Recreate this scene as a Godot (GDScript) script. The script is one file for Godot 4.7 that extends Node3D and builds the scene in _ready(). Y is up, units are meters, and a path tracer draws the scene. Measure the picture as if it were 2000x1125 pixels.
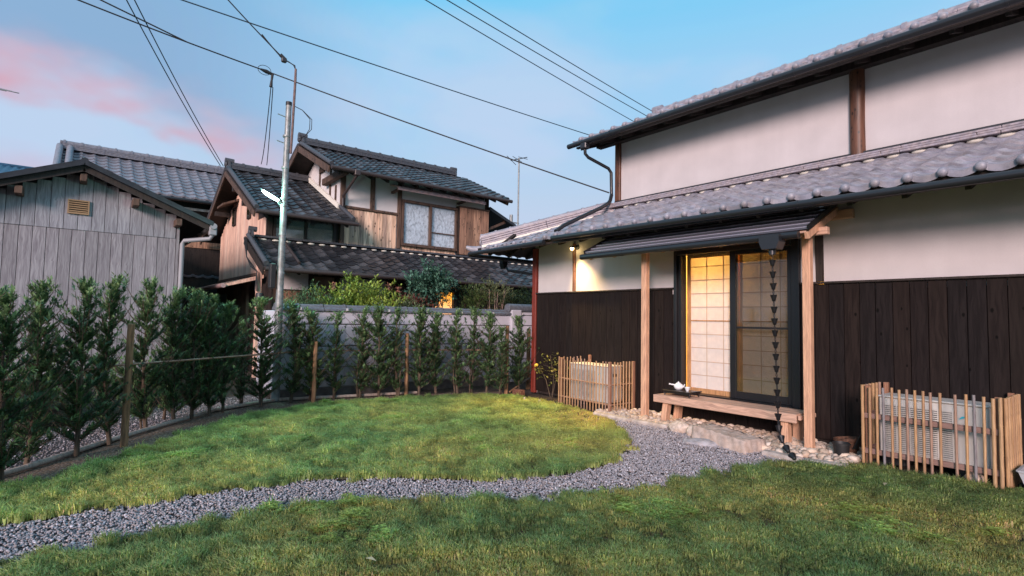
extends Node3D

# ---------------------------------------------------------------- mesh builder
class MB:
	var v := PackedVector3Array()
	var n := PackedVector3Array()
	var c := PackedColorArray()
	var col := Color.WHITE
	var tinted := false
	var xf := Transform3D()

	func tri(a: Vector3, b: Vector3, d: Vector3, na: Vector3, nb: Vector3, nd: Vector3) -> void:
		var g := (d - a).cross(b - a)
		if g.dot(na + nb + nd) < 0.0:
			var t := b
			b = d
			d = t
			t = nb
			nb = nd
			nd = t
		v.append(xf * a)
		v.append(xf * b)
		v.append(xf * d)
		n.append((xf.basis * na).normalized())
		n.append((xf.basis * nb).normalized())
		n.append((xf.basis * nd).normalized())
		if tinted:
			c.append(col)
			c.append(col)
			c.append(col)

	func quad(a: Vector3, b: Vector3, d: Vector3, e: Vector3, nn: Vector3) -> void:
		tri(a, b, d, nn, nn, nn)
		tri(a, d, e, nn, nn, nn)

	func box(p: Vector3, s: Vector3, b := Basis.IDENTITY, bev := 0.0) -> void:
		var h := s * 0.5
		var ax := [b.x, b.y, b.z]
		var hh := [h.x, h.y, h.z]
		bev = minf(bev, minf(h.x, minf(h.y, h.z)) * 0.8)
		for i in 3:
			var j := (i + 1) % 3
			var k := (i + 2) % 3
			var A: Vector3 = ax[i]
			var B: Vector3 = ax[j]
			var D: Vector3 = ax[k]
			var bj: float = hh[j] - bev
			var bk: float = hh[k] - bev
			for sg in [-1.0, 1.0]:
				var o: Vector3 = p + A * (hh[i] * sg)
				quad(o - B * bj - D * bk, o + B * bj - D * bk, o + B * bj + D * bk, o - B * bj + D * bk, A * sg)
			if bev > 0.0:
				var hi: float = hh[i] - bev
				for sj in [-1.0, 1.0]:
					for sk in [-1.0, 1.0]:
						var e1: Vector3 = p + B * (hh[j] * sj) + D * (bk * sk)
						var e2: Vector3 = p + B * (bj * sj) + D * (hh[k] * sk)
						quad(e1 - A * hi, e1 + A * hi, e2 + A * hi, e2 - A * hi, (B * sj + D * sk).normalized())
		if bev > 0.0:
			for sx in [-1.0, 1.0]:
				for sy in [-1.0, 1.0]:
					for sz in [-1.0, 1.0]:
						var X: Vector3 = b.x * sx
						var Y: Vector3 = b.y * sy
						var Z: Vector3 = b.z * sz
						var q := p + X * (h.x - bev) + Y * (h.y - bev) + Z * (h.z - bev)
						var nn := (X + Y + Z).normalized()
						tri(q + X * bev, q + Y * bev, q + Z * bev, nn, nn, nn)

	func ab(x0: float, x1: float, y0: float, y1: float, z0: float, z1: float, bev := 0.0) -> void:
		box(Vector3((x0 + x1) / 2, (y0 + y1) / 2, (z0 + z1) / 2), Vector3(absf(x1 - x0), absf(y1 - y0), absf(z1 - z0)), Basis.IDENTITY, bev)

	# a bar of rectangular section between two points; w across (horizontal), t the other way
	func bar(a: Vector3, b: Vector3, w: float, t: float, bev := 0.0, up := Vector3.UP) -> void:
		var d := (b - a).normalized()
		if absf(d.dot(up)) > 0.98:
			up = Vector3.RIGHT
		var x := up.cross(d).normalized()
		var y := d.cross(x)
		box((a + b) / 2, Vector3(w, t, a.distance_to(b)), Basis(x, y, d), bev)

	func tube(pts: Array, radii: Array, sides := 8, caps := true) -> void:
		var rings := []
		var m := pts.size()
		var prev := Vector3.ZERO
		for i in m:
			var t: Vector3 = (pts[mini(i + 1, m - 1)] - pts[maxi(i - 1, 0)]).normalized()
			var x := prev
			if i == 0:
				x = t.cross(Vector3.UP if absf(t.y) < 0.9 else Vector3.RIGHT)
			x = (x - t * x.dot(t)).normalized()
			prev = x
			var y := t.cross(x)
			var ring := PackedVector3Array()
			for s in sides:
				var a := TAU * s / sides
				ring.append(x * cos(a) + y * sin(a))
			rings.append(ring)
		for i in m - 1:
			var ra: float = radii[mini(i, radii.size() - 1)]
			var rb: float = radii[mini(i + 1, radii.size() - 1)]
			for s in sides:
				var q := (s + 1) % sides
				var n0: Vector3 = rings[i][s]
				var n1: Vector3 = rings[i][q]
				var n2: Vector3 = rings[i + 1][q]
				var n3: Vector3 = rings[i + 1][s]
				tri(pts[i] + n0 * ra, pts[i] + n1 * ra, pts[i + 1] + n2 * rb, n0, n1, n2)
				tri(pts[i] + n0 * ra, pts[i + 1] + n2 * rb, pts[i + 1] + n3 * rb, n0, n2, n3)
		if caps:
			for e in [0, m - 1]:
				var r: float = radii[mini(e, radii.size() - 1)]
				if r < 0.0005:
					continue
				var d: Vector3 = (pts[0] - pts[1]).normalized() if e == 0 else (pts[m - 1] - pts[m - 2]).normalized()
				for s in sides:
					tri(pts[e], pts[e] + rings[e][s] * r, pts[e] + rings[e][(s + 1) % sides] * r, d, d, d)

	# profile of (radius, height) going up the outside, turned about the y axis of t
	func lathe(prof: Array, sides := 16, t := Transform3D()) -> void:
		var keep := xf
		xf = keep * t
		for i in prof.size() - 1:
			var a: Vector2 = prof[i]
			var b: Vector2 = prof[i + 1]
			var pa: Vector2 = prof[maxi(i - 1, 0)]
			var pb: Vector2 = prof[mini(i + 2, prof.size() - 1)]
			var f := Vector2(b.y - a.y, a.x - b.x).normalized()
			var na := f
			var nb := f
			var fa := Vector2(a.y - pa.y, pa.x - a.x).normalized()
			var fb := Vector2(pb.y - b.y, b.x - pb.x).normalized()
			if i > 0 and fa.dot(f) > 0.6:
				na = (fa + f).normalized()
			if i < prof.size() - 2 and fb.dot(f) > 0.6:
				nb = (fb + f).normalized()
			for s in sides:
				var u := TAU * s / sides
				var w := TAU * (s + 1) / sides
				var cu := Vector3(cos(u), 0, sin(u))
				var cw := Vector3(cos(w), 0, sin(w))
				var Y := Vector3.UP
				var A := cu * a.x + Y * a.y
				var B := cw * a.x + Y * a.y
				var C := cw * b.x + Y * b.y
				var D := cu * b.x + Y * b.y
				if a.x > 0.0001:
					tri(A, B, C, cu * na.x + Y * na.y, cw * na.x + Y * na.y, cw * nb.x + Y * nb.y)
				if b.x > 0.0001:
					tri(A, C, D, cu * na.x + Y * na.y, cw * nb.x + Y * nb.y, cu * nb.x + Y * nb.y)
		xf = keep

	# smooth sheet through rows of points, normals on the side of hint
	func sheet(rows: Array, hint: Vector3) -> void:
		var nr := rows.size()
		var ns := []
		for i in nr:
			var row := PackedVector3Array()
			var m: int = rows[i].size()
			for j in m:
				var du: Vector3 = rows[i][mini(j + 1, m - 1)] - rows[i][maxi(j - 1, 0)]
				var dv: Vector3 = rows[mini(i + 1, nr - 1)][j] - rows[maxi(i - 1, 0)][j]
				var g := du.cross(dv).normalized()
				row.append(g if g.dot(hint) >= 0.0 else -g)
			ns.append(row)
		for i in nr - 1:
			for j in rows[i].size() - 1:
				tri(rows[i][j], rows[i][j + 1], rows[i + 1][j + 1], ns[i][j], ns[i][j + 1], ns[i + 1][j + 1])
				tri(rows[i][j], rows[i + 1][j + 1], rows[i + 1][j], ns[i][j], ns[i + 1][j + 1], ns[i + 1][j])

	# outline in the plane of bx, by at o, pulled out along their cross product by depth
	func prism(poly: Array, o: Vector3, bx: Vector3, by: Vector3, depth: float) -> void:
		var p2 := PackedVector2Array(poly)
		var bz := bx.cross(by).normalized()
		var idx := Geometry2D.triangulate_polygon(p2)
		for k in range(0, idx.size(), 3):
			var q := []
			for e in 3:
				var w := p2[idx[k + e]]
				q.append(o + bx * w.x + by * w.y)
			tri(q[0], q[1], q[2], -bz, -bz, -bz)
			tri(q[0] + bz * depth, q[1] + bz * depth, q[2] + bz * depth, bz, bz, bz)
		var area := 0.0
		for i in p2.size():
			var a := p2[i]
			var b := p2[(i + 1) % p2.size()]
			area += a.x * b.y - b.x * a.y
		for i in p2.size():
			var a := p2[i]
			var b := p2[(i + 1) % p2.size()]
			var e := (b - a).normalized() * signf(area)
			var nn := bx * e.y - by * e.x
			var A := o + bx * a.x + by * a.y
			var B := o + bx * b.x + by * b.y
			quad(A, B, B + bz * depth, A + bz * depth, nn)

	# a lumpy rounded stone
	func stone(p: Vector3, r: Vector3, sd: int, rough := 0.16, turn := 0.0, sides := 9, rings := 6) -> void:
		var f := FastNoiseLite.new()
		f.seed = sd
		f.frequency = 0.75
		var rows := []
		var nrm := []
		var bs := Basis(Vector3.UP, turn)
		for i in rings + 1:
			var th := PI * i / rings
			var row := PackedVector3Array()
			for j in sides + 1:
				var ph := TAU * (j % sides) / sides
				var d := Vector3(sin(th) * cos(ph), cos(th), sin(th) * sin(ph))
				var k := 1.0 + rough * 2.0 * f.get_noise_3dv(d * 1.6)
				row.append(p + bs * (d * r * k))
			rows.append(row)
		for i in rings + 1:
			var nr := PackedVector3Array()
			for j in sides + 1:
				var jj := j % sides
				var du: Vector3 = rows[i][(jj + 1) % sides] - rows[i][(jj + sides - 1) % sides]
				var dv: Vector3 = rows[mini(i + 1, rings)][jj] - rows[maxi(i - 1, 0)][jj]
				var g := du.cross(dv)
				var out: Vector3 = rows[i][jj] - p
				if g.length() < 1e-9:
					g = out
				nr.append(g.normalized() if g.dot(out) > 0.0 else -g.normalized())
			nrm.append(nr)
		for i in rings:
			for j in sides:
				tri(rows[i][j], rows[i][j + 1], rows[i + 1][j + 1], nrm[i][j], nrm[i][j + 1], nrm[i + 1][j + 1])
				tri(rows[i][j], rows[i + 1][j + 1], rows[i + 1][j], nrm[i][j], nrm[i + 1][j + 1], nrm[i + 1][j])

	func mesh() -> ArrayMesh:
		var a := []
		a.resize(Mesh.ARRAY_MAX)
		a[Mesh.ARRAY_VERTEX] = v
		a[Mesh.ARRAY_NORMAL] = n
		if tinted:
			a[Mesh.ARRAY_COLOR] = c
		var m := ArrayMesh.new()
		m.add_surface_from_arrays(Mesh.PRIMITIVE_TRIANGLES, a)
		return m


var M := {}
var rng := RandomNumberGenerator.new()
const CAM := Vector3(0, 1.32, 6.547)


# ---------------------------------------------------------------- nodes
func thing(called: String, label: String, category: String, at := Vector3.ZERO, group := "") -> Node3D:
	var o := Node3D.new()
	o.name = called
	o.position = at
	o.set_meta("label", label)
	o.set_meta("category", category)
	if group:
		o.set_meta("group", group)
	add_child(o, true)
	return o


func put(o: Node3D, parent: Node, t := Transform3D()) -> void:
	if parent.get_parent() == self and not parent is MeshInstance3D:
		t.origin -= parent.position
	o.transform = t
	parent.add_child(o, true)


func obj(called: String, what, mat: Material, parent: Node, t := Transform3D()) -> MeshInstance3D:
	var o := MeshInstance3D.new()
	o.name = called
	o.mesh = what.mesh() if what is MB else what
	o.material_override = mat
	put(o, parent, t)
	return o


func struct(called: String, what, mat: Material) -> MeshInstance3D:
	var o := obj(called, what, mat, self)
	o.set_meta("kind", "structure")
	return o


func many(called: String, mesh: Mesh, mat: Material, parent: Node, where: Array, tints := PackedColorArray()) -> MultiMeshInstance3D:
	var mm := MultiMesh.new()
	mm.transform_format = MultiMesh.TRANSFORM_3D
	mm.use_colors = tints.size() > 0
	mm.mesh = mesh
	mm.instance_count = where.size()
	for i in where.size():
		mm.set_instance_transform(i, where[i])
		if tints.size() > 0:
			mm.set_instance_color(i, tints[i])
	var o := MultiMeshInstance3D.new()
	o.name = called
	o.multimesh = mm
	o.material_override = mat
	o.set_meta("kind", "stuff")
	put(o, parent)
	return o


func boxed(called: String, mat: Material, parent: Node, x0: float, x1: float, y0: float, y1: float, z0: float, z1: float, bev := 0.0) -> MeshInstance3D:
	var b := MB.new()
	b.ab(x0, x1, y0, y1, z0, z1, bev)
	return obj(called, b, mat, parent)


func barred(called: String, mat: Material, parent: Node, a: Vector3, b: Vector3, w: float, t: float, bev := 0.0) -> MeshInstance3D:
	var m := MB.new()
	m.bar(a, b, w, t, bev)
	return obj(called, m, mat, parent)


func tubed(called: String, mat: Material, parent: Node, pts: Array, radii: Array, sides := 10) -> MeshInstance3D:
	var m := MB.new()
	m.tube(pts, radii, sides)
	return obj(called, m, mat, parent)


# ---------------------------------------------------------------- textures and materials
func lin(r: float, g: float, b: float) -> Color:
	return Color(r, g, b).linear_to_srgb()


func noise(sd: int, freq: float, oct := 4, kind := FastNoiseLite.TYPE_SIMPLEX_SMOOTH) -> FastNoiseLite:
	var f := FastNoiseLite.new()
	f.seed = sd
	f.frequency = freq
	f.fractal_octaves = oct
	f.noise_type = kind
	return f


func seam(f: FastNoiseLite, x: float, y: float, w: float, h: float, sx: float, sy: float) -> float:
	# noise that repeats without a seam: the four shifted copies blended near the far edges
	var u := clampf((x / w - 0.85) / 0.15, 0.0, 1.0)
	var t := clampf((y / h - 0.85) / 0.15, 0.0, 1.0)
	var a := f.get_noise_2d(x * sx, y * sy)
	if u > 0.0:
		a = lerpf(a, f.get_noise_2d((x - w) * sx, y * sy), u)
	if t > 0.0:
		var b := f.get_noise_2d(x * sx, (y - h) * sy)
		if u > 0.0:
			b = lerpf(b, f.get_noise_2d((x - w) * sx, (y - h) * sy), u)
		a = lerpf(a, b, t)
	return a


# grey grain, running along y (or along x): mean about 0.8
func grain_tex(sd: int, worn: float, knots: int, across := false, n := 512) -> ImageTexture:
	var im := Image.create(n, n, false, Image.FORMAT_RGB8)
	var fine := noise(sd, 0.08, 3)
	var broad := noise(sd + 1, 0.012, 3)
	var streak := noise(sd + 2, 0.03, 4)
	var r := RandomNumberGenerator.new()
	r.seed = sd
	var ks := []
	for i in knots:
		ks.append(Vector3(r.randf() * n, r.randf() * n, r.randf_range(3.0, 7.0)))
	for y in n:
		for x in n:
			var wob := broad.get_noise_2d(x, y * 0.4) * 14.0
			var a := seam(fine, x + wob, y, n, n, 1.0, 0.045)
			var b := seam(streak, x, y, n, n, 1.0, 0.07)
			var val := 0.90 + a * 0.20 + b * 0.34 * worn
			val = clampf(val, 0.08, 1.0)
			var px := Color(val, val * (0.985 + 0.02 * a), val * 0.975)
			if across:
				im.set_pixel(y, x, px)
			else:
				im.set_pixel(x, y, px)
	for k in ks:
		var rx := int(k.z * 1.7) + 1
		var ry := int(k.z * 2.9) + 1
		for dy in range(-ry, ry + 1):
			for dx in range(-rx, rx + 1):
				var q: float = sqrt(dx * dx + dy * dy * 0.35) / k.z
				if q < 1.6:
					var px: int = posmod(int(k.x) + dx, n)
					var py: int = posmod(int(k.y) + dy, n)
					if across:
						var t := px
						px = py
						py = t
					var f := 0.42 + 0.58 * smoothstep(0.55, 1.6, q)
					var was := im.get_pixel(px, py)
					im.set_pixel(px, py, Color(was.r * f, was.g * f, was.b * f))
	return ImageTexture.create_from_image(im)


func mottle_tex(sd: int, low: float, freq: float, fine: float, n := 512, tone := Color.WHITE, speck := 0.0) -> ImageTexture:
	var im := Image.create(n, n, false, Image.FORMAT_RGB8)
	var f := noise(sd, freq, 5)
	var g := noise(sd + 7, 0.21, 2)
	var h := noise(sd + 11, freq * 0.7, 3)
	var r := RandomNumberGenerator.new()
	r.seed = sd
	for y in n:
		for x in n:
			var a := seam(f, x, y, n, n, 1, 1)
			var val := 1.0 - low * (0.5 - a * 0.9) + fine * g.get_noise_2d(x, y)
			if speck > 0.0 and r.randf() < speck:
				val *= r.randf_range(0.55, 1.25)
			var t := clampf(0.5 + h.get_noise_2d(x, y), 0.0, 1.0)
			var px := Color.WHITE.lerp(tone, t) * clampf(val, 0.05, 1.0)
			im.set_pixel(x, y, Color(minf(px.r, 1), minf(px.g, 1), minf(px.b, 1)))
	return ImageTexture.create_from_image(im)


# thin crumpled sheer cloth behind glass: pale with darker creases
func frost_tex(sd: int, n := 384) -> ImageTexture:
	var im := Image.create(n, n, false, Image.FORMAT_RGB8)
	var f := noise(sd, 0.016, 4)
	f.fractal_type = FastNoiseLite.FRACTAL_RIDGED
	var g := noise(sd + 2, 0.06, 3)
	for y in n:
		for x in n:
			var v := 0.90 - 0.26 * smoothstep(0.25, 0.85, seam(f, x, y, n, n, 1.2, 0.7)) + 0.16 * g.get_noise_2d(x, y * 0.6)
			v = clampf(v, 0.1, 1.0)
			im.set_pixel(x, y, Color(v * 0.97, v * 0.99, v))
	return ImageTexture.create_from_image(im)


# plaster: faint blotches and fainter rain streaks
func streak_tex(sd: int, n := 512) -> ImageTexture:
	var im := Image.create(n, n, false, Image.FORMAT_RGB8)
	var f := noise(sd, 0.009, 4)
	var g := noise(sd + 3, 0.035, 3)
	var h := noise(sd + 5, 0.25, 2)
	for y in n:
		for x in n:
			var v := 0.965 + 0.035 * seam(f, x, y, n, n, 1, 1) + 0.010 * seam(g, x, y, n, n, 1.0, 0.06) + 0.012 * h.get_noise_2d(x, y)
			v = clampf(v, 0.0, 1.0)
			im.set_pixel(x, y, Color(v, v * 0.995, v * 0.985))
	return ImageTexture.create_from_image(im)


func mat(color: Color, rough := 0.8, tex: Texture2D = null, per_m := 1.0, bump := 0.0, metal := 0.0, spec := 0.5) -> StandardMaterial3D:
	var m := StandardMaterial3D.new()
	m.albedo_color = color
	m.roughness = rough
	m.metallic = metal
	m.metallic_specular = spec
	if tex:
		m.albedo_texture = tex
		m.uv1_triplanar = true
		m.uv1_world_triplanar = true
		m.uv1_triplanar_sharpness = 6.0
		m.uv1_scale = Vector3.ONE * per_m
		if bump > 0.0:
			m.heightmap_enabled = true
			m.heightmap_texture = tex
			m.heightmap_scale = bump
			m.heightmap_flip_texture = false
	return m


func tinted_mat(rough := 0.8, spec := 0.4, back := 0.0) -> StandardMaterial3D:
	var m := StandardMaterial3D.new()
	m.vertex_color_use_as_albedo = true
	m.roughness = rough
	m.metallic_specular = spec
	m.cull_mode = BaseMaterial3D.CULL_DISABLED
	if back > 0.0:
		m.backlight_enabled = true
		m.backlight = Color(back, back, back)
	return m


func glow_mat(color: Color, power: float) -> StandardMaterial3D:
	var m := StandardMaterial3D.new()
	m.albedo_color = Color(0.9, 0.9, 0.9)
	m.emission_enabled = true
	m.emission = color
	m.emission_energy_multiplier = power
	return m


func pane_mat(a: float, c := Color(0.75, 0.82, 0.85)) -> StandardMaterial3D:
	var m := StandardMaterial3D.new()
	m.transparency = BaseMaterial3D.TRANSPARENCY_ALPHA
	m.albedo_color = Color(c.r, c.g, c.b, a)
	m.roughness = 0.03
	m.metallic_specular = 0.5
	return m


func make_materials() -> void:
	var grain := grain_tex(11, 0.35, 0)
	var grain_x := grain_tex(12, 0.35, 0, true)
	var frost := frost_tex(41)
	var soft := grain_tex(15, 0.12, 0)
	var soft_x := grain_tex(16, 0.12, 0, true)
	var worn := grain_tex(13, 1.0, 26)
	var charred := grain_tex(14, 0.6, 7)
	var plast := streak_tex(21)
	var tile := mottle_tex(22, 0.22, 0.02, 0.06, 512, Color(0.92, 0.95, 1.0))
	var conc := mottle_tex(23, 0.24, 0.012, 0.08, 512, Color(1.0, 0.96, 0.92), 0.1)
	var rock := mottle_tex(24, 0.45, 0.03, 0.16, 512, Color(0.9, 0.86, 0.8), 0.12)
	var soil := mottle_tex(25, 0.6, 0.04, 0.3, 512, Color(0.85, 0.75, 0.62), 0.3)
	var bark := grain_tex(26, 1.4, 12)
	M.plaster = mat(lin(0.58, 0.545, 0.56), 0.92, plast, 0.4, 0.0)
	M.white_plaster = mat(lin(0.82, 0.78, 0.70), 0.9, plast, 1.0)
	M.old_plaster = mat(lin(0.70, 0.67, 0.68), 0.92, plast, 0.4)
	# charred cedar in a few tones
	M.char = []
	for t in [[0.030, 0.022, 0.020], [0.027, 0.020, 0.019], [0.034, 0.024, 0.021], [0.025, 0.020, 0.020], [0.031, 0.023, 0.020]]:
		M.char.append(mat(lin(t[0] * 0.66, t[1] * 0.66, t[2] * 0.68), 0.75, charred, 1.1, 0.12, 0.0, 0.25))
	# fresh timber of the porch
	M.cedar = mat(lin(0.72, 0.43, 0.28), 0.6, soft, 1.6, 0.02)
	M.cedar_x = mat(lin(0.66, 0.43, 0.32), 0.6, soft_x, 1.6, 0.02)
	M.shoji_wood = mat(lin(0.60, 0.33, 0.15), 0.5, grain, 2.0)
	M.red_post = mat(lin(0.22, 0.035, 0.022), 0.55, grain, 1.4, 0.05)
	M.brown_post = mat(lin(0.13, 0.055, 0.03), 0.5, worn, 1.3, 0.08)
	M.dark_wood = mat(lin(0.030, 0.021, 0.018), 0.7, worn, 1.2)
	M.old_beam = mat(lin(0.115, 0.07, 0.05), 0.8, worn, 0.9, 0.08)
	M.gutter = mat(lin(0.016, 0.018, 0.022), 0.35, null, 1, 0, 0.0, 0.5)
	M.gutter_brown = mat(lin(0.045, 0.032, 0.03), 0.45)
	M.black_frame = mat(lin(0.012, 0.012, 0.014), 0.35)
	M.awning_roof = mat(lin(0.26, 0.25, 0.30), 0.28, null, 1, 0, 0.0, 0.7)
	M.awning_lip_shade = mat(lin(0.07, 0.066, 0.08), 0.4)  # darker colour paints the shadow line under each course
	# roof tiles
	M.tile_main = []
	for k in [0.84, 0.95, 1.05]:
		M.tile_main.append(mat(lin(0.40 * k, 0.37 * k, 0.395 * k), 0.45, tile, 0.6, 0.0))
	M.noshi = mat(lin(0.44, 0.37, 0.38), 0.55, tile, 1.3)
	M.tile_old = []
	for k in [[0.040, 0.040, 0.044], [0.058, 0.056, 0.060], [0.10, 0.096, 0.10], [0.028, 0.028, 0.032]]:
		M.tile_old.append(mat(lin(k[0], k[1], k[2]), 0.42, tile, 1.9, 0.05))
	M.tile_far = []
	for k in [0.9, 1.0, 1.1]:
		M.tile_far.append(mat(lin(0.25 * k, 0.24 * k, 0.26 * k), 0.5, tile, 1.2))
	M.tile_old_many = mat(Color.WHITE, 0.42, tile, 1.9, 0.05)
	M.tile_old_many.vertex_color_use_as_albedo = true
	M.ridge_old = mat(lin(0.085, 0.085, 0.092), 0.6, tile, 1.6, 0.05)
	M.blue_roof = mat(lin(0.03, 0.10, 0.19), 0.4, conc, 0.6, 0.0, 0.2)
	# neighbour's weathered boards: bare and grey-brown
	M.board = []
	for t in [[0.86, 0.58, 0.41], [0.70, 0.47, 0.34], [0.50, 0.35, 0.27], [0.92, 0.66, 0.49]]:
		M.board.append(mat(lin(t[0], t[1], t[2]), 0.85, worn, 0.8, 0.1))
	M.board_pink = []
	for t in [[0.92, 0.62, 0.48], [0.86, 0.57, 0.44], [0.94, 0.67, 0.53], [0.80, 0.52, 0.41]]:
		M.board_pink.append(mat(lin(t[0], t[1], t[2]), 0.85, grain, 0.8, 0.08))
	M.board_brown = []
	for t in [[0.36, 0.20, 0.13], [0.26, 0.145, 0.095], [0.44, 0.26, 0.17]]:
		M.board_brown.append(mat(lin(t[0], t[1], t[2]), 0.8, worn, 1.0, 0.1))
	M.shed_top = []
	M.shed_low = []
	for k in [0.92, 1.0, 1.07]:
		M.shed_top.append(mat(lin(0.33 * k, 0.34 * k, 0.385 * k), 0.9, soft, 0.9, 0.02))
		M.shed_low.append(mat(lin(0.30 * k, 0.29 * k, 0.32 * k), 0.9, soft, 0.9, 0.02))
	M.shed_roof = mat(lin(0.032, 0.034, 0.042), 0.4, conc, 0.7, 0.0, 0.2)
	M.vent = mat(lin(0.30, 0.19, 0.10), 0.6)
	M.block = [mat(lin(0.56, 0.56, 0.64), 0.92, plast, 0.5), mat(lin(0.53, 0.53, 0.60), 0.92, plast, 0.5), mat(lin(0.59, 0.585, 0.66), 0.92, plast, 0.5)]
	M.footing = mat(lin(0.20, 0.19, 0.19), 0.95, conc, 0.8, 0.2)
	M.coping = mat(lin(0.17, 0.175, 0.19), 0.5, tile, 1.4, 0.05)
	M.mortar = mat(lin(0.55, 0.54, 0.52), 0.9)
	M.galv = mat(lin(0.34, 0.375, 0.38), 0.5, conc, 1.2, 0.0, 0.35)
	M.pipe_grey = mat(lin(0.27, 0.27, 0.29), 0.5)
	M.rust_pipe = mat(lin(0.20, 0.13, 0.12), 0.7, conc, 2.0)
	M.cable = mat(lin(0.012, 0.013, 0.016), 0.6)
	M.cable_blue = mat(lin(0.03, 0.06, 0.085), 0.6)
	M.metal_dark = mat(lin(0.05, 0.05, 0.055), 0.5, null, 1, 0, 0.5)
	M.pink_metal = mat(lin(0.55, 0.40, 0.41), 0.5, conc, 1.0, 0.0, 0.1)
	M.paper = mat(Color(0.91, 0.905, 0.90), 0.9, plast, 2.0)
	M.paper.backlight_enabled = true
	M.paper.backlight = Color(0.75, 0.72, 0.66)
	M.curtain = mat(lin(0.85, 0.88, 0.95), 0.9, frost, 0.6)
	M.dark_room = mat(lin(0.03, 0.028, 0.028), 0.9)
	M.room = mat(lin(0.62, 0.50, 0.34), 0.9)
	M.glass = pane_mat(0.12)
	M.glass_dim = pane_mat(0.38, Color(0.22, 0.215, 0.14))
	M.grid_bar = mat(lin(0.50, 0.36, 0.25), 0.7)
	M.bamboo = []
	for t in [[0.50, 0.30, 0.15], [0.42, 0.25, 0.135], [0.36, 0.23, 0.17], [0.52, 0.33, 0.18]]:
		M.bamboo.append(mat(lin(t[0], t[1], t[2]), 0.5, grain, 3.0))
	M.bamboo_grey = mat(lin(0.25, 0.235, 0.25), 0.6, grain, 3.0)
	M.fence_wood = mat(lin(0.33, 0.165, 0.10), 0.7, grain, 2.0)
	M.fence_rail = mat(lin(0.27, 0.17, 0.145), 0.75, grain_x, 2.0)
	M.stake = mat(lin(0.33, 0.19, 0.10), 0.85, bark, 1.4, 0.1)
	M.ac_white = mat(lin(0.62, 0.60, 0.57), 0.45, plast, 1.0)
	M.ac_grey = mat(lin(0.20, 0.195, 0.19), 0.6)
	M.ac_dark = mat(lin(0.02, 0.02, 0.022), 0.6)
	M.ac_logo = mat(lin(0.02, 0.42, 0.55), 0.4)
	M.china = mat(lin(0.78, 0.78, 0.80), 0.18)
	M.lacquer = mat(lin(0.016, 0.013, 0.014), 0.3)
	M.chain = mat(lin(0.012, 0.013, 0.016), 0.45, null, 1, 0, 0.3)
	M.pebble = []
	for t in [[0.66, 0.54, 0.45], [0.60, 0.50, 0.42], [0.72, 0.61, 0.53], [0.52, 0.42, 0.35], [0.68, 0.53, 0.41]]:
		M.pebble.append(mat(lin(t[0], t[1], t[2]), 0.8, conc, 3.0))
	M.curb = mat(lin(0.55, 0.49, 0.46), 0.9, conc, 1.2, 0.3)
	M.step_stone = mat(lin(0.62, 0.50, 0.44), 0.9, conc, 1.4, 0.5)
	M.grey_stone = mat(lin(0.46, 0.45, 0.49), 0.9, conc, 1.6, 0.3)
	M.soil = mat(lin(0.16, 0.145, 0.07), 1.0, soil, 1.2, 0.6)
	M.bank = mat(lin(0.44, 0.34, 0.28), 1.0, soil, 1.6, 0.8)
	M.earth = mat(lin(0.11, 0.085, 0.065), 1.0, soil, 0.7, 0.8)
	M.gravel_bed = mat(lin(0.12, 0.115, 0.13), 1.0, rock, 2.5, 0.8)
	M.edging = mat(lin(0.52, 0.44, 0.38), 0.85, grain, 1.2)
	M.leaf = tinted_mat(0.5, 0.4, 0.4)
	M.grass = tinted_mat(0.6, 0.25, 0.9)
	M.gravel = tinted_mat(0.75, 0.4)
	M.trunk = mat(lin(0.11, 0.08, 0.055), 0.9, bark, 3.0, 0.2)
	M.pale_trunk = mat(lin(0.40, 0.29, 0.24), 0.85, bark, 3.0, 0.1)
	M.plastic_black = mat(lin(0.014, 0.014, 0.015), 0.55)
	M.clay = mat(lin(0.16, 0.075, 0.045), 0.85, rock, 2.0)
	M.brick = mat(lin(0.30, 0.13, 0.085), 0.9, rock, 2.0, 0.2)
	M.tray = mat(lin(0.36, 0.37, 0.39), 0.6)
	M.tool = mat(lin(0.42, 0.42, 0.44), 0.5)
	M.beige = mat(lin(0.30, 0.22, 0.17), 0.95, conc, 0.5)
	M.green_glass = mat(lin(0.20, 0.27, 0.20), 0.25)
	M.petal = mat(lin(0.75, 0.52, 0.06), 0.6)


# ---------------------------------------------------------------- camera, sky, light
const EXPO := 2.8


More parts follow.
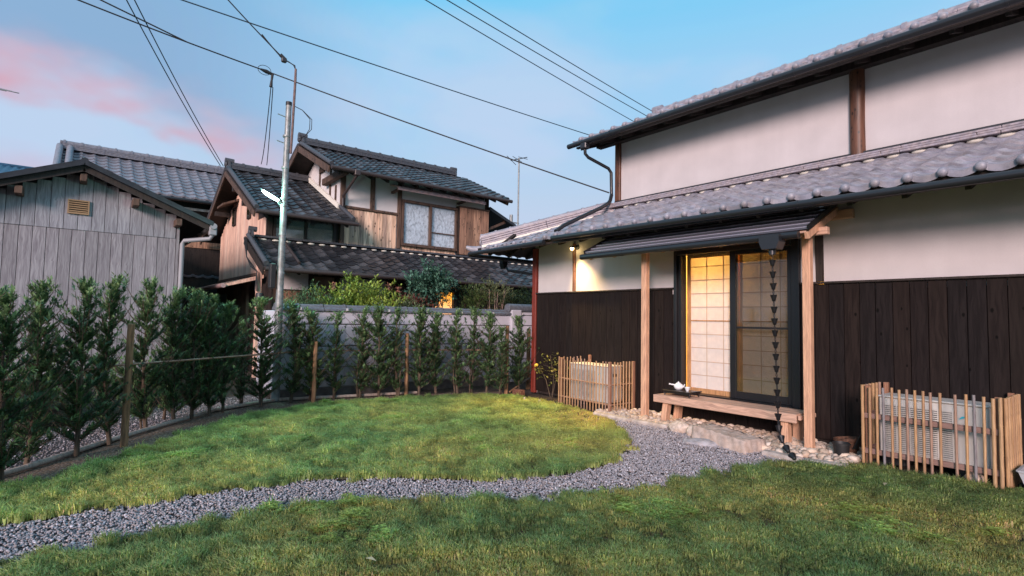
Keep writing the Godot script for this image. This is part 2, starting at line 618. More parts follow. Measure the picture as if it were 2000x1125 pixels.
func make_sky() -> ImageTexture:
	var w := 1536
	var h := 768
	var im := Image.create(w, h, false, Image.FORMAT_RGB8)
	var f := noise(5, 1.1, 5)
	var g := noise(6, 2.6, 4)
	var s := noise(8, 0.9, 4)
	# the evening sky: blue overhead, paler and a little lavender low down, thin cloud all over, rosy bands of cloud low in the west
	var zen := Color(0.43, 0.80, 0.97)
	var mid := Color(0.63, 0.82, 0.96)
	var low := Color(0.765, 0.83, 0.925)
	var veil := Color(0.755, 0.835, 0.945)
	var slate := Color(0.52, 0.64, 0.79)
	var rose := Color(0.85, 0.665, 0.735)
	var ground := Color(0.30, 0.29, 0.28)
	for y in h:
		var el := PI * 0.5 - (y + 0.5) / h * PI
		for x in w:
			if el < -0.02:
				im.set_pixel(x, y, ground * 0.8)
				continue
			var az := ((x + 0.5) / w - 1.0) * TAU
			if az < -PI:
				az += TAU
			var d := Vector3(sin(az) * cos(el), sin(el), -cos(az) * cos(el))
			var e := rad_to_deg(el)
			var c := low.lerp(mid, smoothstep(8.0, 24.0, e)).lerp(zen, smoothstep(22.0, 36.0, e))
			var q := Vector3(d.x, d.y * 2.6, d.z)
			var cloud := f.get_noise_3dv(q * 1.6) * 0.75 + g.get_noise_3dv(q * 1.3) * 0.3
			c = c.lerp(veil, clampf(smoothstep(-0.22, 0.46, cloud) * 0.85, 0.0, 1.0) * (1.0 - 0.6 * smoothstep(20.0, 34.0, e)))
			# bank of grey-blue and rosy cloud over the west
			var a := rad_to_deg(az)
			var west := smoothstep(-62.0, -88.0, a) * (1.0 - smoothstep(-128.0, -150.0, a))
			if a > 0.0:
				west = 0.0
			var wob := s.get_noise_3dv(q * 2.0) * 2.6 + g.get_noise_3dv(q * 2.6) * 1.6 + g.get_noise_3dv(q * 7.0) * 0.5
			var line := e - (14.6 + (-80.0 - a) * 0.13) + wob
			var above := smoothstep(1.0, 5.0, line)
			c = c.lerp(slate, west * above * 0.66 * (1.0 - smoothstep(24.0, 44.0, e)))
			var band := smoothstep(-0.8, 0.8, line) * (1.0 - smoothstep(1.0, 6.0, line))
			var broken := 0.55 + 0.9 * f.get_noise_3dv(q * 3.1 + Vector3(7, 0, 3)) + 0.5 * g.get_noise_3dv(q * 5.0)
			c = c.lerp(rose, west * band * clampf(0.75 * broken + 0.32, 0.25, 0.92))
			var lowband := smoothstep(4.0, 8.0, e) * (1.0 - smoothstep(10.5, 13.5, e + wob * 0.6))
			c = c.lerp(rose, west * lowband * 0.34)
			# paler sky added overhead, out of view, to brighten the ground
			c = c.lerp(Color(0.80, 0.86, 0.93), smoothstep(42.0, 62.0, e) * 0.85)
			# stored so that the exposure brings it back to these tones
			var cl := c.srgb_to_linear()
			im.set_pixel(x, y, Color(cl.r / EXPO, cl.g / EXPO, cl.b / EXPO).linear_to_srgb())
	return ImageTexture.create_from_image(im)


func camera_and_light() -> void:
	var cam := Camera3D.new()
	cam.name = "camera"
	cam.fov = 55.53
	cam.near = 0.05
	cam.far = 600.0
	cam.transform = Transform3D(Basis(Vector3(0.62428, 0.01751, -0.781005), Vector3(0.032586, 0.998295, 0.048428), Vector3(0.780521, -0.055683, 0.622645)).orthonormalized(), CAM)
	add_child(cam)
	cam.current = true
	var sky_mat := PanoramaSkyMaterial.new()
	sky_mat.panorama = make_sky()
	var sky := Sky.new()
	sky.sky_material = sky_mat
	var env := Environment.new()
	env.background_mode = Environment.BG_SKY
	env.sky = sky
	env.tonemap_mode = Environment.TONE_MAPPER_LINEAR
	env.tonemap_exposure = EXPO
	env.sdfgi_enabled = true
	env.ssao_enabled = true
	env.ssil_enabled = true
	var we := WorldEnvironment.new()
	we.name = "world_environment"
	we.environment = env
	add_child(we)
	# the glow of the evening sky behind the camera: low, broad and a little warm
	var sun := DirectionalLight3D.new()
	sun.name = "sun"
	sun.light_energy = 0.5
	sun.light_color = Color(1.0, 0.89, 0.87)
	sun.light_angular_distance = 17.0
	sun.sky_mode = DirectionalLight3D.SKY_MODE_LIGHT_ONLY
	sun.shadow_enabled = true
	add_child(sun)
	sun.look_at_from_position(Vector3(10.0, 5.4, 14.2), Vector3.ZERO)


# ---------------------------------------------------------------- roof pieces
# a pan tile: x across, y out of the roof, z down the slope; its lower edge lies at z = 0
func tile_mesh(w: float, l: float, lip := 0.0, knob := 0.0, amp := 1.0) -> ArrayMesh:
	var b := MB.new()
	var us := [0.0, 0.08, 0.18, 0.33, 0.48, 0.58, 0.66, 0.71, 0.77, 0.83, 0.89, 0.95, 1.0]
	var top := PackedVector3Array()
	var bot := PackedVector3Array()
	var lipr := PackedVector3Array()
	var under := PackedVector3Array()
	for u in us:
		var hgt := 0.0
		if u < 0.66:
			hgt = -0.021 * sin(PI * u / 0.66)
		else:
			hgt = 0.021 * pow(sin(PI * (u - 0.66) / 0.34), 0.8)
		hgt *= amp
		top.append(Vector3(u * w, hgt + 0.004, -l - 0.05))
		bot.append(Vector3(u * w, hgt + 0.034, 0.0))
		under.append(Vector3(u * w, hgt + 0.006, -0.002))
		lipr.append(Vector3(u * w, hgt * 1.0 + 0.030 - lip, 0.012))
	b.sheet([top, bot], Vector3.UP)
	if lip > 0.0:
		b.sheet([bot, lipr], Vector3.BACK)
	else:
		b.sheet([bot, under], Vector3.BACK)
	if knob > 0.0:
		var t := Transform3D(Basis(Vector3.RIGHT, Vector3.BACK, Vector3.DOWN), Vector3(0.83 * w, 0.022, -0.01))
		b.lathe([Vector2(knob, -0.03), Vector2(knob, 0.02), Vector2(knob * 0.93, 0.034), Vector2(knob * 0.7, 0.047), Vector2(knob * 0.36, 0.055), Vector2(0.0, 0.057)], 14, t)
	return b.mesh()


# lays tiles over a sloping plane: o is its lower left corner seen from outside, u along the eave, down the way water runs
func lay_tiles(roof: Node, o: Vector3, u: Vector3, down: Vector3, cols: int, rows: int, w: float, l: float, mats: Array, plain: Mesh, eave: Mesh, singly: Callable, keep: Callable, drop: Callable, stuff_mat: Material = null) -> void:
	var nn := down.cross(u).normalized()
	var bs := Basis(u, nn, down)
	var wear := 0.25 if mats == M.tile_main else 1.0
	var rest := []
	var tints := PackedColorArray()
	for r in rows:
		for i in cols:
			if not keep.call(i, r):
				continue
			var p: Vector3 = o + u * (i * w) - down * (r * l) + Vector3.UP * float(drop.call(i))
			p += nn * rng.randf_range(-0.003, 0.003) * wear
			var t := Transform3D(bs.rotated(nn, rng.randf_range(-0.008, 0.008) * wear), p)
			var k := rng.randi() % mats.size()
			if singly.call(i, r):
				obj("roof_tile", eave if r == 0 else plain, mats[k], roof, t)
			else:
				if r == 0:
					obj("eave_tile", eave, mats[k], roof, t)
				else:
					rest.append(t)
					var c: Color = mats[k].albedo_color.srgb_to_linear()
					tints.append(c)
	if rest.size():
		many("roof_tiles", plain, stuff_mat, roof, rest, tints)


# a ridge of stacked flat tiles under a row of round ones
func ridge(parent: Node, a: Vector3, b: Vector3, layers: int, w: float, lh: float, cap: float, step: float, m: Material, cap_m: Material, face := Vector3.ZERO) -> void:
	var d := (b - a).normalized()
	var side := d.cross(Vector3.UP).normalized()
	var up := side.cross(d).normalized()
	if up.y < 0.0:
		up = -up
	for i in layers:
		var ww := w * (1.0 - 0.5 * i / maxf(layers, 1)) + (0.012 if i % 2 == 0 else 0.0)
		var o := up * (lh * (i + 0.5))
		var len := a.distance_to(b)
		var pieces := maxi(1, int(len / 0.9))
		for k in pieces:
			var p0 := a.lerp(b, float(k) / pieces) + o
			var p1 := a.lerp(b, float(k + 1) / pieces) + o - d * 0.004
			barred("ridge_tile", m, parent, p0, p1, ww, lh * 0.82, 0.006)
	var n := maxi(1, int(a.distance_to(b) / step))
	for k in n:
		var p0 := a.lerp(b, float(k) / n) + up * (lh * layers)
		var p1 := a.lerp(b, float(k + 1) / n) + up * (lh * layers)
		var mb := MB.new()
		mb.tube([p0, p0.lerp(p1, 0.14), p0.lerp(p1, 0.15), p1], [cap * 1.22, cap * 1.22, cap, cap], 10)
		obj("ridge_cap", mb, cap_m, parent)


func ridge_end(parent: Node, p: Vector3, out: Vector3, s: float, m: Material) -> void:
	# the ornamental end tile: a shouldered slab with a round boss and a round cap standing over it
	var side := out.cross(Vector3.UP).normalized()
	var mb := MB.new()
	mb.prism([Vector2(-0.15, -0.06), Vector2(0.15, -0.06), Vector2(0.17, 0.04), Vector2(0.12, 0.12), Vector2(0.115, 0.18), Vector2(0.06, 0.22), Vector2(-0.06, 0.22), Vector2(-0.115, 0.18), Vector2(-0.12, 0.12), Vector2(-0.17, 0.04)].map(func(q): return q * s), p, side, Vector3.UP, 0.06 * s)
	mb.lathe([Vector2(0.085, 0.0), Vector2(0.085, 0.03), Vector2(0.06, 0.05), Vector2(0.0, 0.055)].map(func(q): return q * s), 12, Transform3D(Basis(side, out, side.cross(out)), p + Vector3.UP * 0.13 * s + out * 0.02 * s))
	mb.tube([p + Vector3.UP * 0.225 * s - out * 0.16 * s, p + Vector3.UP * 0.235 * s + out * 0.06 * s], [0.08 * s], 12)
	obj("ridge_end_tile", mb, m, parent)


func gutter(called: String, parent: Node, pts: Array, r: float, m: Material, brackets := 0.0) -> MeshInstance3D:
	var o := tubed(called, m, parent, pts, [r], 12)
	if brackets > 0.0:
		var a: Vector3 = pts[0]
		var b: Vector3 = pts[pts.size() - 1]
		var d := (b - a).normalized()
		var n := int(a.distance_to(b) / brackets)
		for k in range(1, n):
			var p := a.lerp(b, float(k) / n)
			tubed("gutter_bracket", m, o, [p - d * 0.012, p + d * 0.012], [r * 1.1], 12)
	return o


# ---------------------------------------------------------------- the white house on the right
func main_house() -> void:
	var H := thing("japanese_house", "white plastered two-storey house with charred board wainscot, grey tiled roofs and a lit paper door", "house", Vector3(-3, 0, -2))
	# walls behind the pieces
	boxed("side_wall", M.plaster, H, -7.56, -7.44, 0.0, 2.7, -8.0, -0.02)
	boxed("back_wall", M.plaster, H, -7.5, 3.0, 0.0, 4.6, -8.1, -7.98)
	boxed("end_wall", M.plaster, H, 2.94, 3.06, 0.0, 4.6, -7.97, -0.13)
	# plaster panels between the posts
	boxed("plaster_panel", M.plaster, H, -7.44, -6.545, 1.70, 2.82, -0.12, 0.0)
	boxed("plaster_panel", M.plaster, H, -6.505, -4.56, 1.70, 2.82, -0.12, 0.0)
	boxed("plaster_panel", M.plaster, H, -4.55, -2.85, 2.30, 2.82, -0.12, 0.0)
	boxed("plaster_panel", M.plaster, H, -2.85, -2.69, 1.70, 2.82, -0.12, 0.0)
	boxed("plaster_panel", M.plaster, H, -2.60, 3.0, 1.70, 2.82, -0.12, 0.0)
	boxed("wall_core", M.dark_wood, H, -7.44, -4.55, 0.0, 1.695, -0.12, -0.005)
	boxed("wall_core", M.dark_wood, H, -2.85, 3.0, 0.0, 1.695, -0.12, -0.005)
	boxed("wall_core", M.dark_wood, H, -4.548, -2.852, 0.0, 0.33, -0.12, -0.005)
	# posts
	boxed("corner_post", M.red_post, H, -7.565, -7.462, 0.0, 2.60, -0.10, 0.045, 0.006)
	var mb := MB.new()
	mb.tube([Vector3(-6.525, 1.80, 0.0), Vector3(-6.522, 2.1, 0.0), Vector3(-6.53, 2.45, 0.0), Vector3(-6.525, 2.60, 0.0)], [0.036, 0.034, 0.038, 0.038], 10)
	obj("slim_log_post", mb, M.brown_post, H)
	mb = MB.new()
	mb.prism([Vector2(-2.675, 1.80), Vector2(-2.615, 1.80), Vector2(-2.600, 2.2), Vector2(-2.598, 2.45), Vector2(-2.690, 2.45), Vector2(-2.688, 2.2)], Vector3(0, 0, -0.06), Vector3.RIGHT, Vector3.UP, 0.075)
	obj("tapered_post", mb, M.dark_wood, H)
	# charred boards
	var x := -7.455
	while x < 2.9:
		var w := rng.randf_range(0.142, 0.158)
		var mm: Material = M.char[rng.randi() % M.char.size()]
		if x + w > -4.56 and x < -2.85:
			if x < -4.56 - 0.05:
				w = -4.562 - x
			else:
				x = -2.848
				continue
		mb = MB.new()
		mb.ab(x, x + w - 0.006, 0.05, 1.765, -0.003, 0.018 + rng.randf_range(0.0, 0.006), 0.003)
		obj("charred_board", mb, mm, H)
		x += w
	x = -4.55
	while x < -2.87:
		boxed("charred_board", M.char[rng.randi() % M.char.size()], H, x, minf(x + 0.146, -2.852), 0.05, 0.335, -0.003, 0.016, 0.003)
		x += 0.151
	boxed("wainscot_cap", M.dark_wood, H, -7.46, -4.56, 1.768, 1.792, -0.002, 0.05, 0.004)
	boxed("wainscot_cap", M.dark_wood, H, -2.85, 2.95, 1.768, 1.792, -0.002, 0.05, 0.004)
	house_door(H)
	house_roofs(H)
	house_awning(H)


func house_door(H: Node3D) -> void:
	# a lit room behind paper screens
	boxed("room_floor", M.room, H, -5.3, -2.0, 0.30, 0.36, -2.4, -0.13)
	boxed("room_ceiling", M.room, H, -5.3, -2.0, 2.44, 2.50, -2.4, -0.13)
	boxed("room_wall", M.room, H, -5.3, -2.0, 0.365, 2.435, -2.40, -2.34)
	boxed("room_wall", M.room, H, -5.3, -5.24, 0.365, 2.435, -2.335, -0.13)
	boxed("room_wall", M.room, H, -2.06, -2.0, 0.365, 2.435, -2.335, -0.13)
	var door := boxed("sliding_door_frame", M.black_frame, H, -4.545, -4.50, 0.345, 2.30, -0.11, 0.045, 0.004)
	boxed("jamb", M.black_frame, door, -4.455, -4.43, 0.35, 2.25, -0.09, 0.03)
	boxed("jamb_panel", M.black_frame, door, -4.499, -4.456, 0.35, 2.25, -0.09, 0.0)
	boxed("jamb", M.black_frame, door, -2.945, -2.855, 0.345, 2.30, -0.11, 0.045, 0.004)
	boxed("lintel", M.black_frame, door, -4.498, -2.947, 2.235, 2.298, -0.11, 0.046, 0.004)
	boxed("sill", M.black_frame, door, -4.498, -2.947, 0.335, 0.362, -0.11, 0.05, 0.004)
	# paper screens, left in the open and right behind the glass
	for k in 2:
		var x0: float = [-4.425, -3.70][k]
		var x1: float = [-3.68, -2.95][k]
		var z: float = [-0.115, -0.155][k]
		var sh := MB.new()
		sh.ab(x0, x0 + 0.052, 0.362, 2.235, z - 0.015, z + 0.015, 0.002)
		sh.ab(x1 - 0.052, x1, 0.362, 2.235, z - 0.015, z + 0.015, 0.002)
		sh.ab(x0 + 0.053, x1 - 0.053, 0.362, 0.425, z - 0.015, z + 0.015, 0.002)
		sh.ab(x0 + 0.053, x1 - 0.053, 2.195, 2.235, z - 0.015, z + 0.015, 0.002)
		var screen := obj("paper_screen", sh, M.shoji_wood, H)
		var pp := boxed("paper", M.paper, screen, x0 + 0.05, x1 - 0.05, 0.42, 2.2, z - 0.006, z - 0.005)
		pp.set_meta("label", "warmly lit white paper of the screen")
		for i in 2:
			var gx: float = x0 + 0.05 + 0.243 * (i + 1)
			boxed("grid_bar", M.grid_bar, screen, gx - 0.005, gx + 0.005, 0.425, 2.195, z - 0.018, z - 0.003)
		for i in 9:
			var gy: float = 0.60 + 0.184 * i
			var t := 0.008 if i == 4 else 0.005
			boxed("grid_bar", M.grid_bar if i != 4 else M.shoji_wood, screen, x0 + 0.053, x1 - 0.053, gy - t, gy + t, z - 0.019, z - 0.0032 if i != 4 else z + 0.004)
	# the glazed sash, slid to the right
	var sa := MB.new()
	sa.ab(-3.742, -3.664, 0.364, 2.234, -0.055, -0.015, 0.003)
	sa.ab(-3.015, -2.946, 0.364, 2.234, -0.055, -0.015, 0.003)
	sa.ab(-3.663, -3.016, 0.364, 0.455, -0.055, -0.015, 0.003)
	sa.ab(-3.663, -3.016, 2.185, 2.234, -0.055, -0.015, 0.003)
	sa.ab(-3.663, -3.016, 1.245, 1.27, -0.05, -0.02, 0.002)
	var sash := obj("glazed_sash", sa, M.black_frame, H)
	boxed("pane", M.glass_dim, sash, -3.664, -3.015, 0.454, 1.246, -0.036, -0.034)
	boxed("pane", M.glass_dim, sash, -3.664, -3.015, 1.269, 2.186, -0.036, -0.034)
	boxed("handle", M.black_frame, sash, -3.69, -3.682, 1.06, 1.16, -0.015, -0.006)
	var lamp := MB.new()
	lamp.lathe([Vector2(0.0, -0.06), Vector2(0.05, -0.04), Vector2(0.07, 0.0), Vector2(0.05, 0.04), Vector2(0.0, 0.06)], 12, Transform3D(Basis.IDENTITY, Vector3(-4.12, 2.05, -0.62)))
	obj("room_lamp", lamp, glow_mat(Color(1.0, 0.75, 0.35), 3.0), H)
	var l := OmniLight3D.new()
	l.name = "room_light"
	l.light_color = Color(1.0, 0.80, 0.42)
	l.light_energy = 1.7
	l.light_size = 0.06
	l.omni_range = 8.0
	l.omni_attenuation = 2.0
	l.shadow_enabled = true
	l.position = Vector3(-4.12, 2.05, -0.62)
	add_child(l)


func house_roofs(H: Node3D) -> void:
	var sl := atan(0.385)
	var down := Vector3(0, -sin(sl), cos(sl))
	var nn := Vector3(0, cos(sl), sin(sl))
	var w := 0.253
	var l := 0.30
	var plain := tile_mesh(w, l, 0.0, 0.0, 0.95)
	var eave := tile_mesh(w, l, 0.050, 0.042, 0.95)
	# lower roof: a slab under the tiles, hipped at the left corner
	var mb := MB.new()
	mb.prism([Vector2(-8.32, 0.0), Vector2(3.0, 0.0), Vector2(3.0, 2.10), Vector2(-6.62, 2.10)], Vector3(0, 2.605, 0.78) - nn * 0.05, Vector3.RIGHT, -down, 0.045)
	# the hip's other slope, facing left
	var dl := Vector3(-cos(sl), -sin(sl), 0)
	mb.prism([Vector2(-0.78, 0.0), Vector2(7.5, 0.0), Vector2(7.5, 1.95), Vector2(1.10, 1.95)], Vector3(-8.37, 2.585, 0.0) - Vector3(-sin(sl), cos(sl), 0) * 0.05, Vector3(0, 0, -1), -dl, -0.045)
	var roof := obj("lower_roof", mb, M.dark_wood, H)
	var nc := 44
	var drop := func(i): return -0.045 * (1.0 - smoothstep(-7.0, -5.9, -8.36 + (float(i) + 0.5) * w))
	lay_tiles(roof, Vector3(-8.36, 2.612, 0.80), Vector3.RIGHT, down, nc, 7, w, l, M.tile_main, plain, eave,
		func(i, r): return -8.36 + i * w < -0.2,
		func(i, r): return -8.36 + (i + 0.25) * w > -8.36 + (r + 0.6) * l * 0.93 * 0.96, drop, M.tile_old_many)
	lay_tiles(roof, Vector3(-8.44, 2.54, -3.2), Vector3(0, 0, 1), dl, 16, 7, w, l, M.tile_main, plain, plain,
		func(i, r): return false,
		func(i, r): return -3.2 + (i + 1.1) * w < 0.78 - (r + 0.7) * l * 0.93, func(i): return 0.0, M.tile_old_many)
	# plaster fillets under the flashing, in the hollow of each tile
	for i in range(5, nc):
		var cx := -8.36 + (i + 0.36) * w
		if cx < -6.45:
			continue
		mb = MB.new()
		var p := Vector3(cx, 2.612, 0.80) - down * 1.955
		mb.stone(p + nn * 0.022, Vector3(0.09, 0.030, 0.05), i, 0.05, 0.0, 10, 5)
		obj("plaster_fillet", mb, M.white_plaster, roof)
	# flashing of long flat tiles along the foot of the upper wall
	for k in 11:
		var x0 := -6.62 + k * 0.9
		barred("flashing_tile", M.noshi, roof, Vector3(x0, 3.365, -1.03), Vector3(x0 + 0.894, 3.365, -1.03), 0.20, 0.026, 0.005)
		barred("flashing_tile", M.noshi, roof, Vector3(x0 - 0.2, 3.398, -1.05), Vector3(x0 + 0.694, 3.398, -1.05), 0.185, 0.026, 0.005)
		barred("flashing_tile", M.noshi, roof, Vector3(x0, 3.431, -1.065), Vector3(x0 + 0.894, 3.431, -1.065), 0.17, 0.026, 0.005)
	boxed("flashing_top", M.metal_dark, roof, -6.62, 3.0, 3.447, 3.500, -1.152, -1.10, 0.006)
	# hip ridge
	var ha := Vector3(-8.26, 2.655, 0.66)
	var hb := Vector3(-6.63, 3.30, -1.10)
	ridge(roof, ha, hb, 4, 0.24, 0.042, 0.050, 0.27, M.noshi, M.tile_main[1])
	var out := Vector3(ha.x - hb.x, 0, ha.z - hb.z).normalized()
	ridge_end(roof, ha + out * 0.02 - Vector3.UP * 0.02, out, 0.68, M.tile_main[1])
	mb = MB.new()
	var fl := []
	for i in 8:
		var t := float(i) / 7
		fl.append(ha + out * (0.02 + t * 0.30) + Vector3.UP * (-0.055 - 0.075 * t + 0.11 * t * t))
	mb.tube(fl, [0.07, 0.07, 0.068, 0.064, 0.06, 0.054, 0.046, 0.03], 10)
	obj("corner_tile", mb, M.tile_main[2], roof)
	# fillet of plaster under the hip ridge
	mb = MB.new()
	mb.bar(ha + Vector3(0.05, -0.03, 0.05), hb + Vector3(0.05, -0.03, 0.05), 0.2, 0.05)
	obj("plaster_fillet", mb, M.white_plaster, roof)
	# rafters and the eave board
	boxed("eave_board", M.dark_wood, roof, -8.34, 3.0, 2.505, 2.535, 0.70, 0.755)
	boxed("wall_plate", M.dark_wood, H, -7.44, 3.0, 2.70, 2.83, 0.001, 0.09)
	var x := -8.0
	while x < 2.9:
		barred("rafter", M.dark_wood, roof, Vector3(x, 2.505, 0.70), Vector3(x, 2.79, -0.05), 0.045, 0.06)
		x += 0.455
	var z := 0.5
	while z > -3.0:
		barred("rafter", M.dark_wood, roof, Vector3(-8.28, 2.515, z), Vector3(-7.52, 2.80, z), 0.06, 0.045)
		z -= 0.455
	# gutters
	gutter("gutter", H, [Vector3(-6.16, 2.565, 0.865), Vector3(3.0, 2.475, 0.865)], 0.037, M.gutter, 0.9)
	gutter("gutter", H, [Vector3(-8.42, 2.505, 0.855), Vector3(-6.36, 2.525, 0.855)], 0.038, M.gutter)
	gutter("gutter", H, [Vector3(-8.45, 2.49, 0.86), Vector3(-8.45, 2.46, -3.0)], 0.038, M.gutter)
	mb = MB.new()
	mb.prism([Vector2(-0.07, 0.06), Vector2(0.07, 0.06), Vector2(0.06, -0.03), Vector2(0.025, -0.12), Vector2(-0.025, -0.12), Vector2(-0.06, -0.03)], Vector3(-8.50, 2.42, -0.05), Vector3(0, 0, -1), Vector3.UP, -0.11)
	obj("rain_hopper", mb, M.gutter, H)
	tubed("downspout", M.gutter, H, [Vector3(-8.45, 2.32, -0.05), Vector3(-8.40, 2.26, -0.05), Vector3(-7.66, 2.14, -0.10), Vector3(-7.62, 2.05, -0.12), Vector3(-7.62, 0.0, -0.12)], [0.026], 10)
	# upper storey
	boxed("upper_wall", M.plaster, H, -6.50, -2.70, 3.30, 4.72, -1.27, -1.15)
	boxed("upper_wall", M.plaster, H, -2.55, 3.0, 3.30, 4.72, -1.27, -1.15)
	boxed("upper_side_wall", M.plaster, H, -6.60, -6.50, 2.9, 4.72, -4.6, -1.28)
	boxed("upper_post", M.brown_post, H, -6.62, -6.505, 3.30, 4.66, -1.27, -1.105, 0.01)
	mb = MB.new()
	mb.tube([Vector3(-2.627, 3.44, -1.145), Vector3(-2.628, 3.9, -1.145), Vector3(-2.624, 4.3, -1.145), Vector3(-2.626, 4.66, -1.145)], [0.088, 0.086, 0.089, 0.09], 14)
	obj("log_post", mb, M.brown_post, H)
	var upl := atan(0.39)
	var ud := Vector3(0, -sin(upl), cos(upl))
	var un := Vector3(0, cos(upl), sin(upl))
	mb = MB.new()
	mb.prism([Vector2(-7.08, 0.0), Vector2(3.0, 0.0), Vector2(3.0, 2.15), Vector2(-7.08, 2.15)], Vector3(0, 4.56, -0.52) - un * 0.05, Vector3.RIGHT, -ud, 0.045)
	mb.prism([Vector2(-7.08, 0.0), Vector2(3.0, 0.0), Vector2(3.0, 2.15), Vector2(-7.08, 2.15)], Vector3(0, 4.56, -4.48) - Vector3(0, cos(upl), -sin(upl)) * 0.05, Vector3.RIGHT, Vector3(0, sin(upl), cos(upl)), 0.045)
	var ur := obj("upper_roof", mb, M.dark_wood, H)
	lay_tiles(ur, Vector3(-7.10, 4.575, -0.50), Vector3.RIGHT, ud, 40, 7, w, l, M.tile_main, plain, tile_mesh(w, l, 0.050, 0.042, 0.95), func(i, r): return false, func(i, r): return true, func(i): return 0.0, M.tile_old_many)
	ridge(ur, Vector3(-6.72, 5.36, -2.5), Vector3(3.0, 5.36, -2.5), 4, 0.26, 0.045, 0.075, 0.42, M.noshi, M.tile_main[1])
	ridge_end(ur, Vector3(-6.74, 5.38, -2.5), Vector3(-1, 0, 0), 0.95, M.tile_main[0])
	boxed("soffit_beam", M.dark_wood, H, -7.0, 3.0, 4.56, 4.70, -1.149, -1.02)
	boxed("eave_board", M.dark_wood, ur, -7.08, 3.0, 4.475, 4.505, -0.62, -0.565)
	x = -7.0
	while x < 2.9:
		barred("rafter", M.dark_wood, ur, Vector3(x, 4.475, -0.62), Vector3(x, 4.70, -1.22), 0.05, 0.07)
		x += 0.455
	gutter("gutter", H, [Vector3(-7.15, 4.50, -0.43), Vector3(3.0, 4.485, -0.43)], 0.045, M.gutter, 0.95)
	mb = MB.new()
	mb.ab(-6.80, -6.66, 4.36, 4.47, -0.49, -0.37, 0.015)
	obj("rain_hopper", mb, M.gutter, H)
	var dp := tubed("downspout", M.gutter, H, [Vector3(-6.73, 4.38, -0.43), Vector3(-6.73, 4.28, -0.44), Vector3(-6.71, 4.22, -0.50), Vector3(-6.66, 4.10, -0.98), Vector3(-6.655, 4.03, -1.05), Vector3(-6.65, 3.60, -1.06)], [0.029], 10)
	dp.set_meta("label", "upper downspout running down the corner post")
	tubed("downspout", M.gutter, H, [Vector3(-6.65, 3.62, -1.06), Vector3(-6.63, 3.50, -1.0), Vector3(-6.58, 3.42, -0.88), Vector3(-6.50, 3.30, -0.62), Vector3(-6.20, 2.80, 0.58), Vector3(-6.17, 2.68, 0.78)], [0.034], 10)


func house_awning(H: Node3D) -> void:
	var a := Vector3(0, 2.69, 0.02)
	var b := Vector3(0, 2.285, 0.81)
	var mb := MB.new()
	mb.prism([Vector2(0.02, 2.632), Vector2(0.79, 2.262), Vector2(0.79, 2.242), Vector2(0.02, 2.60)], Vector3(-5.47, 0, 0), Vector3(0, 0, 1), Vector3.UP, -3.02)
	var aw := obj("awning", mb, M.cedar_x, H)
	# overlapping sheet-metal courses, each with a rolled lower edge
	for k in 7:
		var t0 := float(k) / 7.0
		var t1 := float(k + 1) / 7.0
		var p0 := a.lerp(b, t0)
		var p1 := a.lerp(b, t1)
		mb = MB.new()
		var top := PackedVector3Array()
		var bot := PackedVector3Array()
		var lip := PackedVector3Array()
		for x in [-5.5, -2.42]:
			top.append(Vector3(x, p0.y - 0.008, p0.z - 0.02))
			bot.append(Vector3(x, p1.y + 0.014, p1.z))
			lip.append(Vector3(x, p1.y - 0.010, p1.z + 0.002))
		mb.sheet([top, bot], Vector3(0, 1, 0.5))
		mb.tube([bot[0] + Vector3(0, -0.003, 0), bot[1] + Vector3(0, -0.003, 0)], [0.006], 6)
		var co := obj("metal_course", mb, M.awning_roof, aw)
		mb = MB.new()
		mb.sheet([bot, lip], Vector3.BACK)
		obj("course_lip_shade", mb, M.awning_lip_shade, co)  # strip coloured dark in place of the shaded gap between courses
	barred("edge_trim", M.black_frame, aw, a + Vector3(-2.414, 0.0, 0.0), b + Vector3(-2.414, 0.0, 0.02), 0.016, 0.05)
	barred("edge_trim", M.black_frame, aw, a + Vector3(-5.506, 0.0, 0.0), b + Vector3(-5.506, 0.0, 0.02), 0.016, 0.05)
	barred("barge_rafter", M.cedar, aw, Vector3(-2.45, 2.575, 0.03), Vector3(-2.45, 2.215, 0.78), 0.045, 0.075, 0.003)
	barred("barge_rafter", M.cedar, aw, Vector3(-5.44, 2.575, 0.03), Vector3(-5.44, 2.215, 0.78), 0.045, 0.075, 0.003)
	for x in [-5.0, -4.2, -3.4]:
		barred("rafter", M.cedar, aw, Vector3(x, 2.57, 0.03), Vector3(x, 2.21, 0.78), 0.04, 0.06)
	boxed("purlin", M.cedar_x, aw, -5.35, -2.35, 2.247, 2.325, 0.47, 0.54, 0.004)
	boxed("ledger", M.cedar_x, aw, -5.40, -2.28, 2.47, 2.57, 0.0, 0.06, 0.004)
	boxed("awning_post", M.cedar, aw, -2.604, -2.522, 0.0, 2.245, 0.462, 0.545, 0.006)
	boxed("awning_post", M.cedar, aw, -4.712, -4.630, 0.0, 2.245, 0.462, 0.545, 0.006)
	var g := gutter("gutter", aw, [Vector3(-5.55, 2.225, 0.845), Vector3(-2.50, 2.225, 0.845)], 0.040, M.gutter, 0.75)
	mb = MB.new()
	mb.prism([Vector2(-0.105, 0.075), Vector2(0.105, 0.075), Vector2(0.105, 0.0), Vector2(0.075, -0.075), Vector2(-0.075, -0.075), Vector2(-0.105, 0.0)], Vector3(-2.765, 2.165, 0.785), Vector3.RIGHT, Vector3.UP, 0.15)
	mb.tube([Vector3(-2.765, 2.10, 0.86), Vector3(-2.765, 2.035, 0.86)], [0.042, 0.032], 12)
	obj("rain_hopper", mb, M.gutter, aw)


